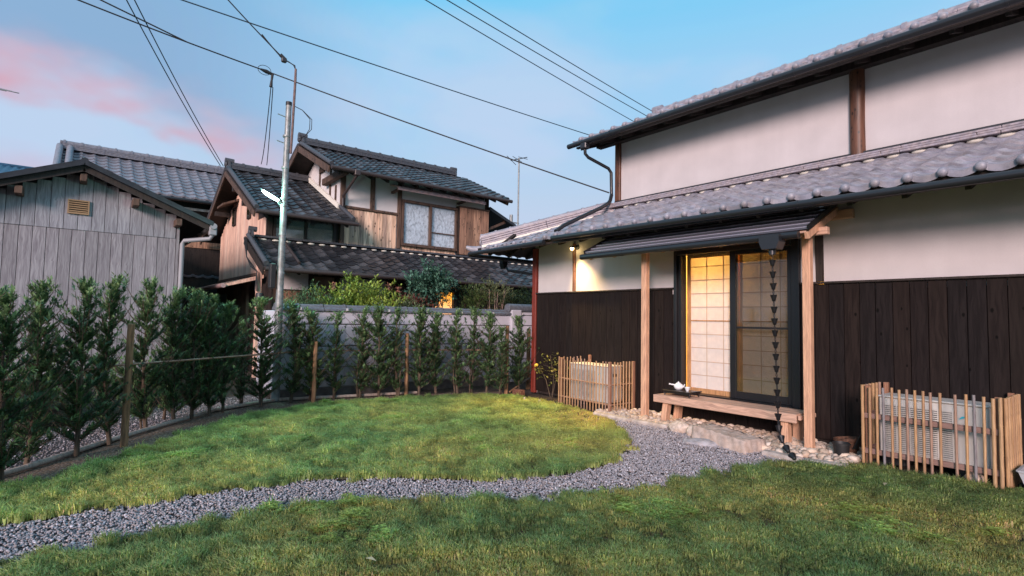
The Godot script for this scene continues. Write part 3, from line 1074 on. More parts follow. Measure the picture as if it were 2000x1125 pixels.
# ---------------------------------------------------------------- the old house beyond the block wall
func boards(parent: Node, mats: Array, a: Vector3, d: Vector3, out: Vector3, total: float, wid: float, y0: float, top: Callable, thick := 0.02, jag := 0.0) -> void:
	var s := 0.0
	while s < total - 0.03:
		var w := minf(wid * rng.randf_range(0.92, 1.06), total - s)
		var y1: float = top.call(s + w * 0.5) - rng.randf_range(0.0, jag)
		var mb := MB.new()
		var c := a + d * (s + w * 0.5 - 0.003)
		c.y = (y0 + y1) / 2
		var th := thick + rng.randf_range(0.0, 0.006)
		mb.box(c + out * th * 0.5, Vector3(w - 0.007, y1 - y0, th), Basis(d, Vector3.UP, d.cross(Vector3.UP)), 0.003)
		obj("wall_board", mb, mats[rng.randi() % mats.size()], parent)
		s += w


func old_house() -> void:
	var N := thing("old_wooden_house", "two-storey old house with weathered board walls and three dark tiled roofs behind the block wall", "house", Vector3(-14, 0, 0))
	var w := 0.2655
	var plain := tile_mesh(w, 0.24)
	var eave := tile_mesh(w, 0.24, 0.045, 0.0)
	# bodies of the walls
	boxed("upper_wall", M.old_plaster, N, -16.6, -13.2, 2.6, 4.95, -2.93, 1.5)
	boxed("wing_wall", M.dark_wood, N, -18.2, -13.22, 2.4, 3.60, 1.52, 3.2)
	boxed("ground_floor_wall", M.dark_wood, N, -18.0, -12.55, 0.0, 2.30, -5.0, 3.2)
	# gable of the upper block, above the wing's roof
	var mb := MB.new()
	mb.prism([Vector2(-13.2, 4.955), Vector2(-16.6, 4.955), Vector2(-14.9, 5.74)], Vector3(0, 0, 1.44), Vector3.RIGHT, Vector3.UP, 0.06)
	obj("gable_wall", mb, M.old_plaster, N)
	for p in [[-13.95, 4.30, 5.25], [-14.75, 4.6, 5.6], [-13.55, 4.2, 4.62]]:
		boxed("gable_stud", M.old_beam, N, p[0] - 0.035, p[0] + 0.035, p[1], p[2], 1.505, 1.53)
	barred("gable_beam", M.old_beam, N, Vector3(-12.62, 4.80, 1.62), Vector3(-14.15, 4.78, 1.60), 0.14, 0.17, 0.01)
	boxed("gable_beam", M.old_beam, N, -14.72, -14.4, 5.15, 5.26, 1.506, 1.56)
	mb = MB.new()
	mb.bar(Vector3(-13.2, 4.02, 1.56), Vector3(-15.5, 5.12, 1.56), 0.05, 0.11)
	obj("plaster_fillet", mb, M.white_plaster, N)
	# front of the upper block
	boxed("corner_post", M.old_beam, N, -13.23, -13.13, 3.05, 4.95, 1.415, 1.525, 0.008)
	boxed("post", M.old_beam, N, -13.21, -13.14, 4.06, 4.95, 0.63, 0.74, 0.008)
	boxed("post", M.old_beam, N, -13.21, -13.12, 3.12, 4.95, -0.125, -0.03, 0.008)
	boxed("rail", M.old_beam, N, -13.21, -13.13, 4.0, 4.06, -0.029, 1.414, 0.006)
	boxed("eave_beam", M.dark_wood, N, -13.22, -13.10, 4.96, 5.08, -3.1, 1.9)
	boards(N, M.board, Vector3(-13.2, 0, 1.41), Vector3(0, 0, -1), Vector3(1, 0, 0), 1.44, 0.13, 3.06, func(_s): return 3.995)
	boards(N, M.board, Vector3(-13.2, 0, -0.13), Vector3(0, 0, -1), Vector3(1, 0, 0), 1.74, 0.14, 3.03, func(_s): return 3.215)
	# the big window with frosted panes
	var win := boxed("window", M.old_beam, N, -13.21, -13.08, 3.20, 3.275, -1.875, -0.13, 0.006)
	boxed("frame", M.old_beam, win, -13.21, -13.08, 4.37, 4.44, -1.875, -0.13, 0.006)
	for z in [-0.165, -1.0, -1.845]:
		boxed("frame", M.old_beam, win, -13.205, -13.10 + (0.02 if z == -1.0 else 0.0), 3.276, 4.369, z - 0.032, z + 0.032, 0.005)
	boxed("frame", M.old_beam, win, -13.2, -13.12, 3.64, 3.668, -1.812, -1.033)
	boxed("curtain", M.curtain, win, -13.19, -13.18, 3.276, 4.369, -1.812, -0.197)
	for q in [[-0.967, -0.198, 3.277, 4.368], [-1.811, -1.034, 3.669, 4.368], [-1.811, -1.034, 3.277, 3.639]]:
		boxed("pane", M.glass, win, -13.145, -13.141, q[2], q[3], q[0], q[1])
	boxed("plaster_panel", M.old_plaster, N, -13.205, -13.185, 4.445, 4.96, -1.86, -0.14)
	# hood over the window
	mb = MB.new()
	mb.prism([Vector2(-13.18, 4.80), Vector2(-12.70, 4.67), Vector2(-12.695, 4.575), Vector2(-12.725, 4.575), Vector2(-12.74, 4.64), Vector2(-13.18, 4.76)], Vector3(0, 0, -2.57), Vector3.RIGHT, Vector3.UP, 2.78)
	var hood := obj("window_hood", mb, M.pink_metal, N)
	for z in [0.15, -1.9]:
		barred("bracket", M.old_beam, hood, Vector3(-13.16, 4.58, z), Vector3(-12.78, 4.60, z), 0.06, 0.06)
	# shutter box of wide knotty boards
	boxed("shutter_box", M.dark_wood, N, -13.19, -13.0, 3.12, 4.46, -2.88, -1.89)
	boards(N, M.board_brown, Vector3(-13.0, 0, -1.885), Vector3(0, 0, -1), Vector3(1, 0, 0), 1.0, 0.235, 3.11, func(_s): return 4.45, 0.022)
	boxed("shutter_box_top", M.old_beam, N, -13.19, -12.96, 4.462, 4.50, -2.90, -1.87)
	boxed("plaster_panel", M.white_plaster, N, -13.19, -13.15, 4.50, 4.76, -2.86, -1.9)
	boxed("corner_post", M.old_beam, N, -13.21, -13.11, 3.1, 4.95, -2.985, -2.885, 0.008)
	# little roof on the right gable
	mb = MB.new()
	mb.prism([Vector2(2.95, 4.62), Vector2(3.95, 4.20), Vector2(3.95, 4.12), Vector2(2.95, 4.52)], Vector3(-15.2, 0, 0), Vector3(0, 0, -1), Vector3.UP, 2.2)
	obj("side_pent_roof", mb, M.tile_old[3], N)
	barred("pent_bracket", M.old_beam, N, Vector3(-13.15, 3.95, -2.95), Vector3(-13.15, 4.25, -3.6), 0.07, 0.07)
	# ---- upper roof
	var sl := atan2(1.08, 2.4)
	var down := Vector3(cos(sl), -sin(sl), 0)
	var nn := Vector3(sin(sl), cos(sl), 0)
	mb = MB.new()
	mb.prism([Vector2(-2.06, 0), Vector2(3.25, 0), Vector2(3.25, 2.63), Vector2(-2.06, 2.63)], Vector3(-12.53, 4.80, 0) - nn * 0.07, Vector3(0, 0, -1), -down, 0.06)
	mb.prism([Vector2(-2.06, 0), Vector2(3.25, 0), Vector2(3.25, 2.63), Vector2(-2.06, 2.63)], Vector3(-17.27, 4.80, 0) - Vector3(-sin(sl), cos(sl), 0) * 0.07, Vector3(0, 0, -1), Vector3(cos(sl), sin(sl), 0), -0.06)
	var ur := obj("upper_roof", mb, M.dark_wood, N)
	lay_tiles(ur, Vector3(-12.49, 4.80, 2.06), Vector3(0, 0, -1), down, 20, 11, w, 0.24, M.tile_old, plain, eave, func(_i, _r): return false, func(_i, _r): return true, func(_i): return 0.0, M.tile_old_many)
	ridge(ur, Vector3(-14.9, 5.88, 2.0), Vector3(-14.9, 5.88, -2.85), 3, 0.30, 0.05, 0.085, 0.36, M.ridge_old, M.ridge_old)
	ridge_end(ur, Vector3(-14.9, 5.90, 2.02), Vector3(0, 0, 1), 1.0, M.ridge_old)
	ridge_end(ur, Vector3(-14.9, 5.90, -2.87), Vector3(0, 0, -1), 0.9, M.ridge_old)
	for sg in [1.0, -1.0]:
		barred("bargeboard", M.old_beam, ur, Vector3(-14.9, 5.77, 2.07), Vector3(-14.9 + sg * 2.38, 4.72, 2.07), 0.035, 0.15)
		barred("bargeboard", M.old_beam, ur, Vector3(-14.9, 5.77, -3.25), Vector3(-14.9 + sg * 2.38, 4.72, -3.25), 0.035, 0.19)
		mb = MB.new()
		mb.tube([Vector3(-14.9 + sg * 0.1, 5.90, 2.03), Vector3(-14.9 + sg * 2.42, 4.86, 2.03)], [0.055], 8)
		obj("verge_tile", mb, M.ridge_old, ur)
	gutter("gutter", ur, [Vector3(-12.42, 4.765, 2.05), Vector3(-12.42, 4.735, -3.3)], 0.05, M.gutter_brown, 0.8)
	var z := 1.8
	while z > -3.2:
		barred("rafter", M.dark_wood, ur, Vector3(-12.58, 4.70, z), Vector3(-13.2, 4.98, z), 0.05, 0.07)
		z -= 0.42
	mb = MB.new()
	mb.ab(-12.49, -12.36, 4.66, 4.80, 1.36, 1.50, 0.015)
	obj("rain_hopper", mb, M.gutter_brown, N)
	tubed("downspout", M.gutter_brown, N, [Vector3(-12.42, 4.68, 1.43), Vector3(-12.5, 4.6, 1.45), Vector3(-13.05, 4.28, 1.50), Vector3(-13.08, 4.2, 1.50), Vector3(-13.08, 3.75, 1.50)], [0.032], 8)
	# ---- the wing on the left
	var sw := atan2(1.53, 3.2)
	var dw := Vector3(cos(sw), -sin(sw), 0)
	var nw := Vector3(sin(sw), cos(sw), 0)
	mb = MB.new()
	mb.prism([Vector2(-3.66, 0), Vector2(-1.46, 0), Vector2(-1.53, 3.5), Vector2(-3.66, 3.5)], Vector3(-12.42, 3.53, 0) - nw * 0.07, Vector3(0, 0, -1), -dw, 0.06)
	mb.prism([Vector2(-3.66, 0), Vector2(-1.53, 0), Vector2(-1.53, 3.5), Vector2(-3.66, 3.5)], Vector3(-18.78, 3.53, 0) - Vector3(-sin(sw), cos(sw), 0) * 0.07, Vector3(0, 0, -1), Vector3(cos(sw), sin(sw), 0), -0.06)
	var wr := obj("wing_roof", mb, M.dark_wood, N)
	lay_tiles(wr, Vector3(-12.38, 3.53, 3.66), Vector3(0, 0, -1), dw, 8, 14, 0.274, 0.248, M.tile_old, tile_mesh(0.274, 0.248), tile_mesh(0.274, 0.248, 0.045), func(_i, _r): return false, func(_i, _r): return true, func(_i): return 0.0, M.tile_old_many)
	ridge(wr, Vector3(-15.6, 5.05, 3.62), Vector3(-15.6, 5.05, 1.55), 3, 0.30, 0.045, 0.08, 0.34, M.ridge_old, M.ridge_old)
	ridge_end(wr, Vector3(-15.6, 5.06, 3.63), Vector3(0, 0, 1), 0.95, M.ridge_old)
	for sg in [1.0, -1.0]:
		barred("bargeboard", M.old_beam, wr, Vector3(-15.6, 4.94, 3.66), Vector3(-15.6 + sg * 3.18, 3.44, 3.66), 0.035, 0.12)
		mb = MB.new()
		mb.tube([Vector3(-15.6 + sg * 0.1, 5.09, 3.63), Vector3(-15.6 + sg * 3.2, 3.60, 3.63)], [0.055], 8)
		obj("verge_tile", mb, M.ridge_old, wr)
	mb = MB.new()
	mb.tube([Vector3(-12.36, 3.60, 1.50), Vector3(-13.18, 4.02, 1.52)], [0.05], 8)
	obj("verge_tile", mb, M.ridge_old, wr)
	gutter("gutter", wr, [Vector3(-12.32, 3.50, 3.66), Vector3(-12.32, 3.475, 1.40)], 0.05, M.gutter_brown, 0.8)
	for zz in [3.4, 2.95, 2.5, 2.05, 1.6]:
		barred("rafter", M.dark_wood, wr, Vector3(-12.47, 3.43, zz), Vector3(-13.2, 3.76, zz), 0.05, 0.07)
	# front of the wing: a dark window
	boxed("wing_post", M.dark_wood, N, -13.25, -13.14, 3.0, 3.75, 3.10, 3.22)
	var ww := boxed("wing_window", M.old_beam, N, -13.22, -13.10, 2.98, 3.06, 1.62, 3.09, 0.006)
	boxed("frame", M.dark_wood, ww, -13.22, -13.12, 3.56, 3.63, 1.62, 3.09)
	for zz in [1.66, 2.35, 3.05]:
		boxed("frame", M.dark_wood, ww, -13.215, -13.12, 3.061, 3.559, zz - 0.03, zz + 0.03)
	boxed("curtain", M.beige, ww, -13.212, -13.205, 3.061, 3.40, 1.692, 3.018)
	boxed("pane", M.glass, ww, -13.165, -13.161, 3.062, 3.558, 1.692, 2.318)
	boxed("pane", M.glass, ww, -13.165, -13.161, 3.062, 3.558, 2.382, 3.018)
	boxed("window_box", M.tray, ww, -13.15, -13.12, 3.062, 3.11, 1.75, 2.2)
	# gable wall of the wing: pale boards with a ragged top
	var slope := 1.53 / 3.2
	mb = MB.new()
	mb.prism([Vector2(-13.23, 3.605), Vector2(-18.2, 3.605), Vector2(-15.6, 4.80)], Vector3(0, 0, 3.10), Vector3.RIGHT, Vector3.UP, 0.1)
	obj("gable_wall", mb, M.dark_wood, N)
	boards(N, M.board_pink, Vector3(-18.2, 0, 3.201), Vector3(1, 0, 0), Vector3(0, 0, 1), 4.98, 0.155, 2.30, func(s): return minf(4.95 - absf(-18.2 + s + 15.6) * slope - 0.08, 3.60 if s > 4.2 else 9.0), 0.022, 0.05)
	boxed("gable_rail", M.old_beam, N, -18.2, -13.2, 2.22, 2.29, 3.19, 3.26, 0.006)
	for q in [[-14.75, 3.70, 4.18], [-16.4, 3.72, 4.20]]:
		var gw := boxed("gable_window", M.dark_wood, N, q[0] - 0.16, q[0] + 0.16, q[1], q[2], 3.226, 3.27, 0.006)
		boxed("pane", M.glass_dim, gw, q[0] - 0.12, q[0] + 0.12, q[1] + 0.04, q[2] - 0.04, 3.272, 3.275)
	mb = MB.new()
	mb.prism([Vector2(3.22, 4.42), Vector2(3.62, 4.24), Vector2(3.62, 4.19), Vector2(3.22, 4.36)], Vector3(-16.75, 0, 0), Vector3(0, 0, 1), Vector3.UP, -0.75)
	obj("gable_hood", mb, M.old_beam, N)
	for zz in [-13.8, -14.9, -17.0]:
		boxed("purlin_end", M.dark_wood, N, zz - 0.06, zz + 0.06, 4.86 - absf(zz + 15.6) * slope - 0.16, 4.86 - absf(zz + 15.6) * slope - 0.04, 3.2, 3.62)
	# ---- lower roof along the front
	var s2 := atan2(0.80, 1.72)
	var d2 := Vector3(cos(s2), -sin(s2), 0)
	var n2 := Vector3(sin(s2), cos(s2), 0)
	mb = MB.new()
	mb.prism([Vector2(-3.66, 0), Vector2(5.0, 0), Vector2(5.0, 1.89), Vector2(-3.66, 1.89)], Vector3(-11.52, 2.25, 0) - n2 * 0.06, Vector3(0, 0, -1), -d2, 0.05)
	var lr := obj("lower_roof", mb, M.dark_wood, N)
	lay_tiles(lr, Vector3(-11.48, 2.245, 3.67), Vector3(0, 0, -1), d2, 32, 8, w, 0.235, M.tile_old, tile_mesh(w, 0.235), tile_mesh(w, 0.235, 0.045), func(_i, _r): return true, func(_i, _r): return true, func(_i): return 0.0, M.tile_old_many)
	for i in range(0, 32):
		mb = MB.new()
		var p := Vector3(-11.48, 2.245, 3.67 - (i + 0.36) * w) - d2 * 1.735
		mb.stone(p + n2 * 0.022, Vector3(0.05, 0.026, 0.085), i, 0.1, 0.0, 8, 4)
		obj("plaster_fillet", mb, M.white_plaster, lr)
	for k in 8:
		var z0 := 3.5 - k * 1.05
		barred("flashing_tile", M.ridge_old, lr, Vector3(-13.07, 3.06, z0), Vector3(-13.07, 3.06, z0 - 1.04), 0.2, 0.05, 0.006)
	ridge_end(lr, Vector3(-12.95, 3.02, 3.60), Vector3(0, 0, 1), 0.75, M.ridge_old)
	mb = MB.new()
	mb.tube([Vector3(-11.46, 2.33, 3.63), Vector3(-13.0, 3.06, 3.63)], [0.055], 8)
	obj("verge_tile", mb, M.ridge_old, lr)
	barred("bargeboard", M.dark_wood, lr, Vector3(-11.5, 2.18, 3.67), Vector3(-13.15, 2.94, 3.67), 0.03, 0.15)
	gutter("gutter", lr, [Vector3(-11.42, 2.215, 3.66), Vector3(-11.42, 2.19, -4.9)], 0.048, M.gutter_brown, 0.9)
	tubed("downspout", M.gutter_brown, N, [Vector3(-12.35, 3.45, 3.02), Vector3(-12.6, 3.3, 2.98), Vector3(-12.95, 3.12, 2.95), Vector3(-12.6, 2.90, 2.95), Vector3(-11.6, 2.40, 2.95)], [0.03], 8)
	z = 3.4
	while z > -4.8:
		barred("rafter", M.dark_wood, lr, Vector3(-11.58, 2.17, z), Vector3(-12.6, 2.62, z), 0.05, 0.06)
		z -= 0.45
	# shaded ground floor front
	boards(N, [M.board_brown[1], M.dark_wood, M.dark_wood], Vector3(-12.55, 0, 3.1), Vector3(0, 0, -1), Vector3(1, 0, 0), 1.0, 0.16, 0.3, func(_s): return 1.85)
	boxed("plaster_panel", M.old_plaster, N, -12.56, -12.53, 1.88, 2.26, 2.45, 3.08)
	boxed("plaster_panel", M.old_plaster, N, -12.57, -12.53, 0.9, 2.2, 0.55, 1.75)
	boxed("plaster_panel", M.beige, N, -12.57, -12.53, 0.9, 2.2, 1.85, 2.35)
	for zz in [2.4, 1.8, 0.5, -0.5, -1.45, -2.6]:
		boxed("post", M.dark_wood, N, -12.57, -12.46, 0.0, 2.4, zz - 0.05, zz + 0.05)
	var gd := boxed("garden_window", M.old_beam, N, -12.57, -12.50, 0.72, 0.80, -0.44, 0.44)
	boxed("frame", M.old_beam, gd, -12.57, -12.50, 1.98, 2.05, -0.44, 0.44)
	boxed("pane", M.glass_dim, gd, -12.545, -12.54, 0.801, 1.979, -0.43, 0.43)
	var lw := boxed("lit_window", M.old_beam, N, -12.57, -12.50, 1.985, 2.04, -1.42, -0.52)
	var g1 := boxed("lit_pane", glow_mat(Color(0.95, 0.62, 0.16), 0.55), lw, -12.549, -12.545, 0.8, 1.984, -1.39, -0.97)
	g1.set_meta("label", "yellow-lit window pane")
	boxed("lit_pane", glow_mat(Color(0.95, 0.62, 0.16), 0.5), lw, -12.549, -12.545, 0.8, 1.984, -0.94, -0.55)
	boxed("mullion", M.old_beam, lw, -12.548, -12.52, 0.8, 1.984, -0.969, -0.941)
	# left end at ground level: pent roof, pale wall, a post with a meter
	mb = MB.new()
	mb.prism([Vector2(3.28, 2.20), Vector2(4.05, 1.95), Vector2(4.05, 1.90), Vector2(3.28, 2.12)], Vector3(-18.6, 0, 0), Vector3(0, 0, 1), Vector3.UP, -5.6)
	obj("side_pent_roof", mb, M.board_pink[1], N)
	tubed("gutter", M.pink_metal, N, [Vector3(-18.6, 1.92, 4.09), Vector3(-12.95, 1.92, 4.09)], [0.05], 8)
	boxed("side_wall", M.beige, N, -18.0, -14.4, 0.0, 2.1, 3.205, 3.30)
	boxed("side_window", M.green_glass, N, -18.0, -16.6, 0.8, 1.85, 3.302, 3.32)
	boxed("side_door", M.dark_wood, N, -14.3, -12.9, 0.0, 2.0, 3.205, 3.26)
	boxed("door_panel", M.beige, N, -13.6, -13.35, 0.7, 1.8, 3.262, 3.28)
	boxed("corner_post", M.board_pink[3], N, -12.34, -12.24, 0.0, 2.35, 3.50, 3.60, 0.008)
	boxed("corner_post", M.old_beam, N, -12.58, -12.48, 0.0, 2.4, 3.10, 3.22, 0.008)
	mb = MB.new()
	mb.lathe([Vector2(0.0, -0.15), Vector2(0.07, -0.14), Vector2(0.08, -0.10), Vector2(0.08, 0.10), Vector2(0.07, 0.14), Vector2(0.0, 0.15)], 14, Transform3D(Basis.IDENTITY, Vector3(-12.18, 1.62, 3.55)))
	obj("electric_meter", mb, M.metal_dark, N)
	for k in 3:
		var dz := 0.03 * k
		tubed("loose_cable", M.cable, N, [Vector3(-12.9, 2.98, 3.68 + dz), Vector3(-12.7, 2.55, 3.72), Vector3(-12.4, 2.32, 3.7 - dz), Vector3(-12.2, 2.2, 3.62), Vector3(-12.2, 1.8, 3.58 + dz)], [0.01], 6)


# ---------------------------------------------------------------- shed and the roofs behind it
func shed() -> void:
	var S := thing("board_shed", "grey weathered board shed with a shallow dark gable roof and a small vent", "shed", Vector3(-15, 0, 7))
	var slope := 0.415
	boxed("core_wall", M.dark_wood, S, -18.0, -13.03, 0.0, 3.1, 5.01, 8.1)
	var mb := MB.new()
	mb.prism([Vector2(-5.01, 3.105), Vector2(-6.53, 3.86), Vector2(-8.05, 3.105)], Vector3(-13.1, 0, 0), Vector3(0, 0, -1), Vector3.UP, 0.06)
	obj("gable_wall", mb, M.dark_wood, S)
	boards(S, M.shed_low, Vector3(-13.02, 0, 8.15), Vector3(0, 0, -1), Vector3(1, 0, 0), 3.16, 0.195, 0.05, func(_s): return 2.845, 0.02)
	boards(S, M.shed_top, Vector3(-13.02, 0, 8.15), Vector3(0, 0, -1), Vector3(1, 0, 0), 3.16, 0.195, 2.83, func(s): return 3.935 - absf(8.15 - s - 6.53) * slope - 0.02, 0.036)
	boxed("corner_trim", M.shed_low[0], S, -13.03, -12.97, 0.05, 3.1, 4.94, 4.99)
	mb = MB.new()
	for sg in [1.0, -1.0]:
		mb.prism([Vector2(6.53, 4.04), Vector2(6.53 + sg * 2.1, 4.04 - 2.1 * slope), Vector2(6.53 + sg * 2.1, 3.97 - 2.1 * slope), Vector2(6.53, 3.96)], Vector3(-18.4, 0, 0), Vector3(0, 0, 1), Vector3.UP, -5.82)
	var r := obj("roof", mb, M.shed_roof, S)
	for sg in [1.0, -1.0]:
		for k in 4:
			var t := 0.1 + k * 0.02
			barred("roof_edge", M.shed_roof, r, Vector3(-12.575 + k * 0.022, 4.055 - k * 0.016, 6.53), Vector3(-12.575 + k * 0.022, 4.055 - k * 0.016 - 2.12 * slope, 6.53 + sg * 2.12), 0.02, 0.06)
		barred("bargeboard", M.dark_wood, r, Vector3(-12.60, 3.93, 6.53), Vector3(-12.60, 3.93 - 2.08 * slope, 6.53 + sg * 2.08), 0.03, 0.12)
	tubed("ridge_cap", M.shed_roof, r, [Vector3(-18.4, 4.05, 6.53), Vector3(-12.52, 4.05, 6.53)], [0.06], 8)
	for q in [6.53, 5.72, 7.4, 5.0]:
		boxed("purlin_end", M.old_beam, S, -13.0, -12.62, 3.83 - absf(q - 6.53) * slope - 0.14, 3.83 - absf(q - 6.53) * slope, q - 0.055, q + 0.055, 0.01)
	var vent := boxed("vent", M.vent, S, -12.98, -12.94, 3.12, 3.15, 6.42, 6.74)
	boxed("vent_frame", M.vent, vent, -12.98, -12.94, 3.36, 3.385, 6.42, 6.74)
	boxed("vent_frame", M.vent, vent, -12.98, -12.94, 3.151, 3.359, 6.42, 6.44)
	boxed("vent_frame", M.vent, vent, -12.98, -12.94, 3.151, 3.359, 6.72, 6.74)
	boxed("vent_back", M.dark_wood, vent, -12.98, -12.972, 3.151, 3.359, 6.441, 6.719)
	for k in 5:
		barred("vent_slat", M.vent, vent, Vector3(-12.955, 3.172 + k * 0.04, 6.442), Vector3(-12.955, 3.172 + k * 0.04, 6.718), 0.028, 0.02)
	gutter("gutter", S, [Vector3(-18.3, 3.12, 4.40), Vector3(-12.5, 3.10, 4.40)], 0.06, M.pipe_grey)
	mb = MB.new()
	mb.ab(-12.70, -12.55, 2.92, 3.10, 4.33, 4.47, 0.015)
	obj("rain_hopper", mb, M.pipe_grey, S)
	tubed("downspout", M.pipe_grey, S, [Vector3(-12.62, 2.94, 4.40), Vector3(-12.64, 2.85, 4.44), Vector3(-12.9, 2.79, 4.86), Vector3(-12.92, 2.72, 4.89), Vector3(-12.92, 0.0, 4.89)], [0.045], 10)


func far_houses() -> void:
	# the long tiled roof over the shed
	var B := thing("tiled_house", "large house with a long plain grey tiled roof rising behind the shed", "house", Vector3(-21, 0, 4))
	boxed("wall", M.dark_wood, B, -23.0, -19.0, 0.0, 4.75, 0.5, 6.9)
	boxed("wall_board", M.board_brown[2], B, -19.0, -18.97, 3.3, 4.25, 2.4, 5.2)
	var sl := atan2(1.42, 2.55)
	var down := Vector3(cos(sl), -sin(sl), 0)
	var nn := Vector3(sin(sl), cos(sl), 0)
	var mb := MB.new()
	mb.prism([Vector2(-7.15, 0), Vector2(0.0, 0), Vector2(0.0, 2.92), Vector2(-7.15, 2.92)], Vector3(-18.45, 4.70, 0) - nn * 0.07, Vector3(0, 0, -1), -down, 0.06)
	mb.prism([Vector2(-7.15, 0), Vector2(0.0, 0), Vector2(0.0, 2.92), Vector2(-7.15, 2.92)], Vector3(-23.55, 4.70, 0) - Vector3(-sin(sl), cos(sl), 0) * 0.07, Vector3(0, 0, -1), Vector3(cos(sl), sin(sl), 0), -0.06)
	var r := obj("roof", mb, M.dark_wood, B)
	var w := 0.30
	lay_tiles(r, Vector3(-18.42, 4.70, 7.15), Vector3(0, 0, -1), down, 24, 10, w, 0.29, M.tile_far, tile_mesh(w, 0.29), tile_mesh(w, 0.29, 0.05), func(_i, _r): return false, func(_i, _r): return true, func(_i): return 0.0, M.tile_old_many)
	ridge(r, Vector3(-21.0, 6.12, 7.05), Vector3(-21.0, 6.12, 0.0), 4, 0.34, 0.05, 0.09, 0.4, M.tile_far[0], M.tile_far[1])
	ridge_end(r, Vector3(-21.0, 6.12, 7.07), Vector3(0, 0, 1), 0.9, M.tile_far[0])
	for k in 2:
		mb = MB.new()
		mb.tube([Vector3(-18.40, 4.82, 7.12 - k * 0.24), Vector3(-20.95, 6.22, 7.12 - k * 0.24)], [0.085], 10)
		obj("verge_tile", mb, M.tile_far[2], r)
	gutter("gutter", r, [Vector3(-18.35, 4.62, 7.1), Vector3(-18.35, 4.60, 0.0)], 0.05, M.gutter)
	barred("white_fascia", M.galv, r, Vector3(-18.7, 4.42, 5.3), Vector3(-18.7, 4.42, 0.1), 0.03, 0.07)
	# the low lean-to between shed and house
	var L := thing("lean_to", "small tiled lean-to under a strip of boards, between the shed and the old house", "shed", Vector3(-19.5, 0, 3.6))
	boxed("wall", M.dark_wood, L, -21.0, -20.02, 0.0, 3.75, 2.3, 5.2)
	boards(L, M.board_pink, Vector3(-20.02, 0, 5.0), Vector3(0, 0, -1), Vector3(1, 0, 0), 2.6, 0.2, 3.05, func(_s): return 3.72, 0.025)
	boxed("rail", M.old_beam, L, -20.02, -19.95, 3.0, 3.05, 2.4, 5.1)
	sl = atan2(0.62, 1.05)
	down = Vector3(cos(sl), -sin(sl), 0)
	mb = MB.new()
	mb.prism([Vector2(-5.1, 0), Vector2(-2.4, 0), Vector2(-2.4, 1.22), Vector2(-5.1, 1.22)], Vector3(-18.98, 2.42, 0) - Vector3(sin(sl), cos(sl), 0) * 0.06, Vector3(0, 0, -1), -down, 0.05)
	r = obj("roof", mb, M.dark_wood, L)
	lay_tiles(r, Vector3(-18.95, 2.42, 5.1), Vector3(0, 0, -1), down, 10, 5, 0.27, 0.24, M.tile_far, tile_mesh(0.27, 0.24), tile_mesh(0.27, 0.24, 0.045), func(_i, _r): return true, func(_i, _r): return true, func(_i): return 0.0, M.tile_old_many)
	boxed("front_wall", M.beige, L, -19.9, -19.85, 0.0, 2.3, 2.4, 5.1)
	# the blue sheet roof at the edge of the picture
	var U := thing("blue_roofed_house", "house with a blue corrugated metal roof at the left edge, behind the shed", "house", Vector3(-20, 0, 10))
	boxed("wall", M.beige, U, -22.0, -18.2, 0.0, 4.4, 7.75, 13.0)
	mb = MB.new()
	var rows := [PackedVector3Array(), PackedVector3Array()]
	for i in 161:
		var z := 7.5 + i * 0.036
		var hgt := 0.02 * cos(i * PI / 2.0)
		rows[0].append(Vector3(-17.7, 4.52 + hgt, z))
		rows[1].append(Vector3(-19.4, 5.10 + hgt, z))
	mb.sheet(rows, Vector3(0.3, 1, 0))
	mb.prism([Vector2(-17.72, 4.47), Vector2(-19.4, 5.05), Vector2(-22.4, 4.4), Vector2(-22.4, 4.3), Vector2(-19.4, 4.95), Vector2(-17.72, 4.40)], Vector3(0, 0, 7.52), Vector3.RIGHT, Vector3.UP, 5.6)
	obj("metal_roof", mb, M.blue_roof, U)
	tubed("ridge_cap", M.blue_roof, U, [Vector3(-19.42, 5.10, 7.48), Vector3(-19.42, 5.10, 13.2)], [0.06], 8)


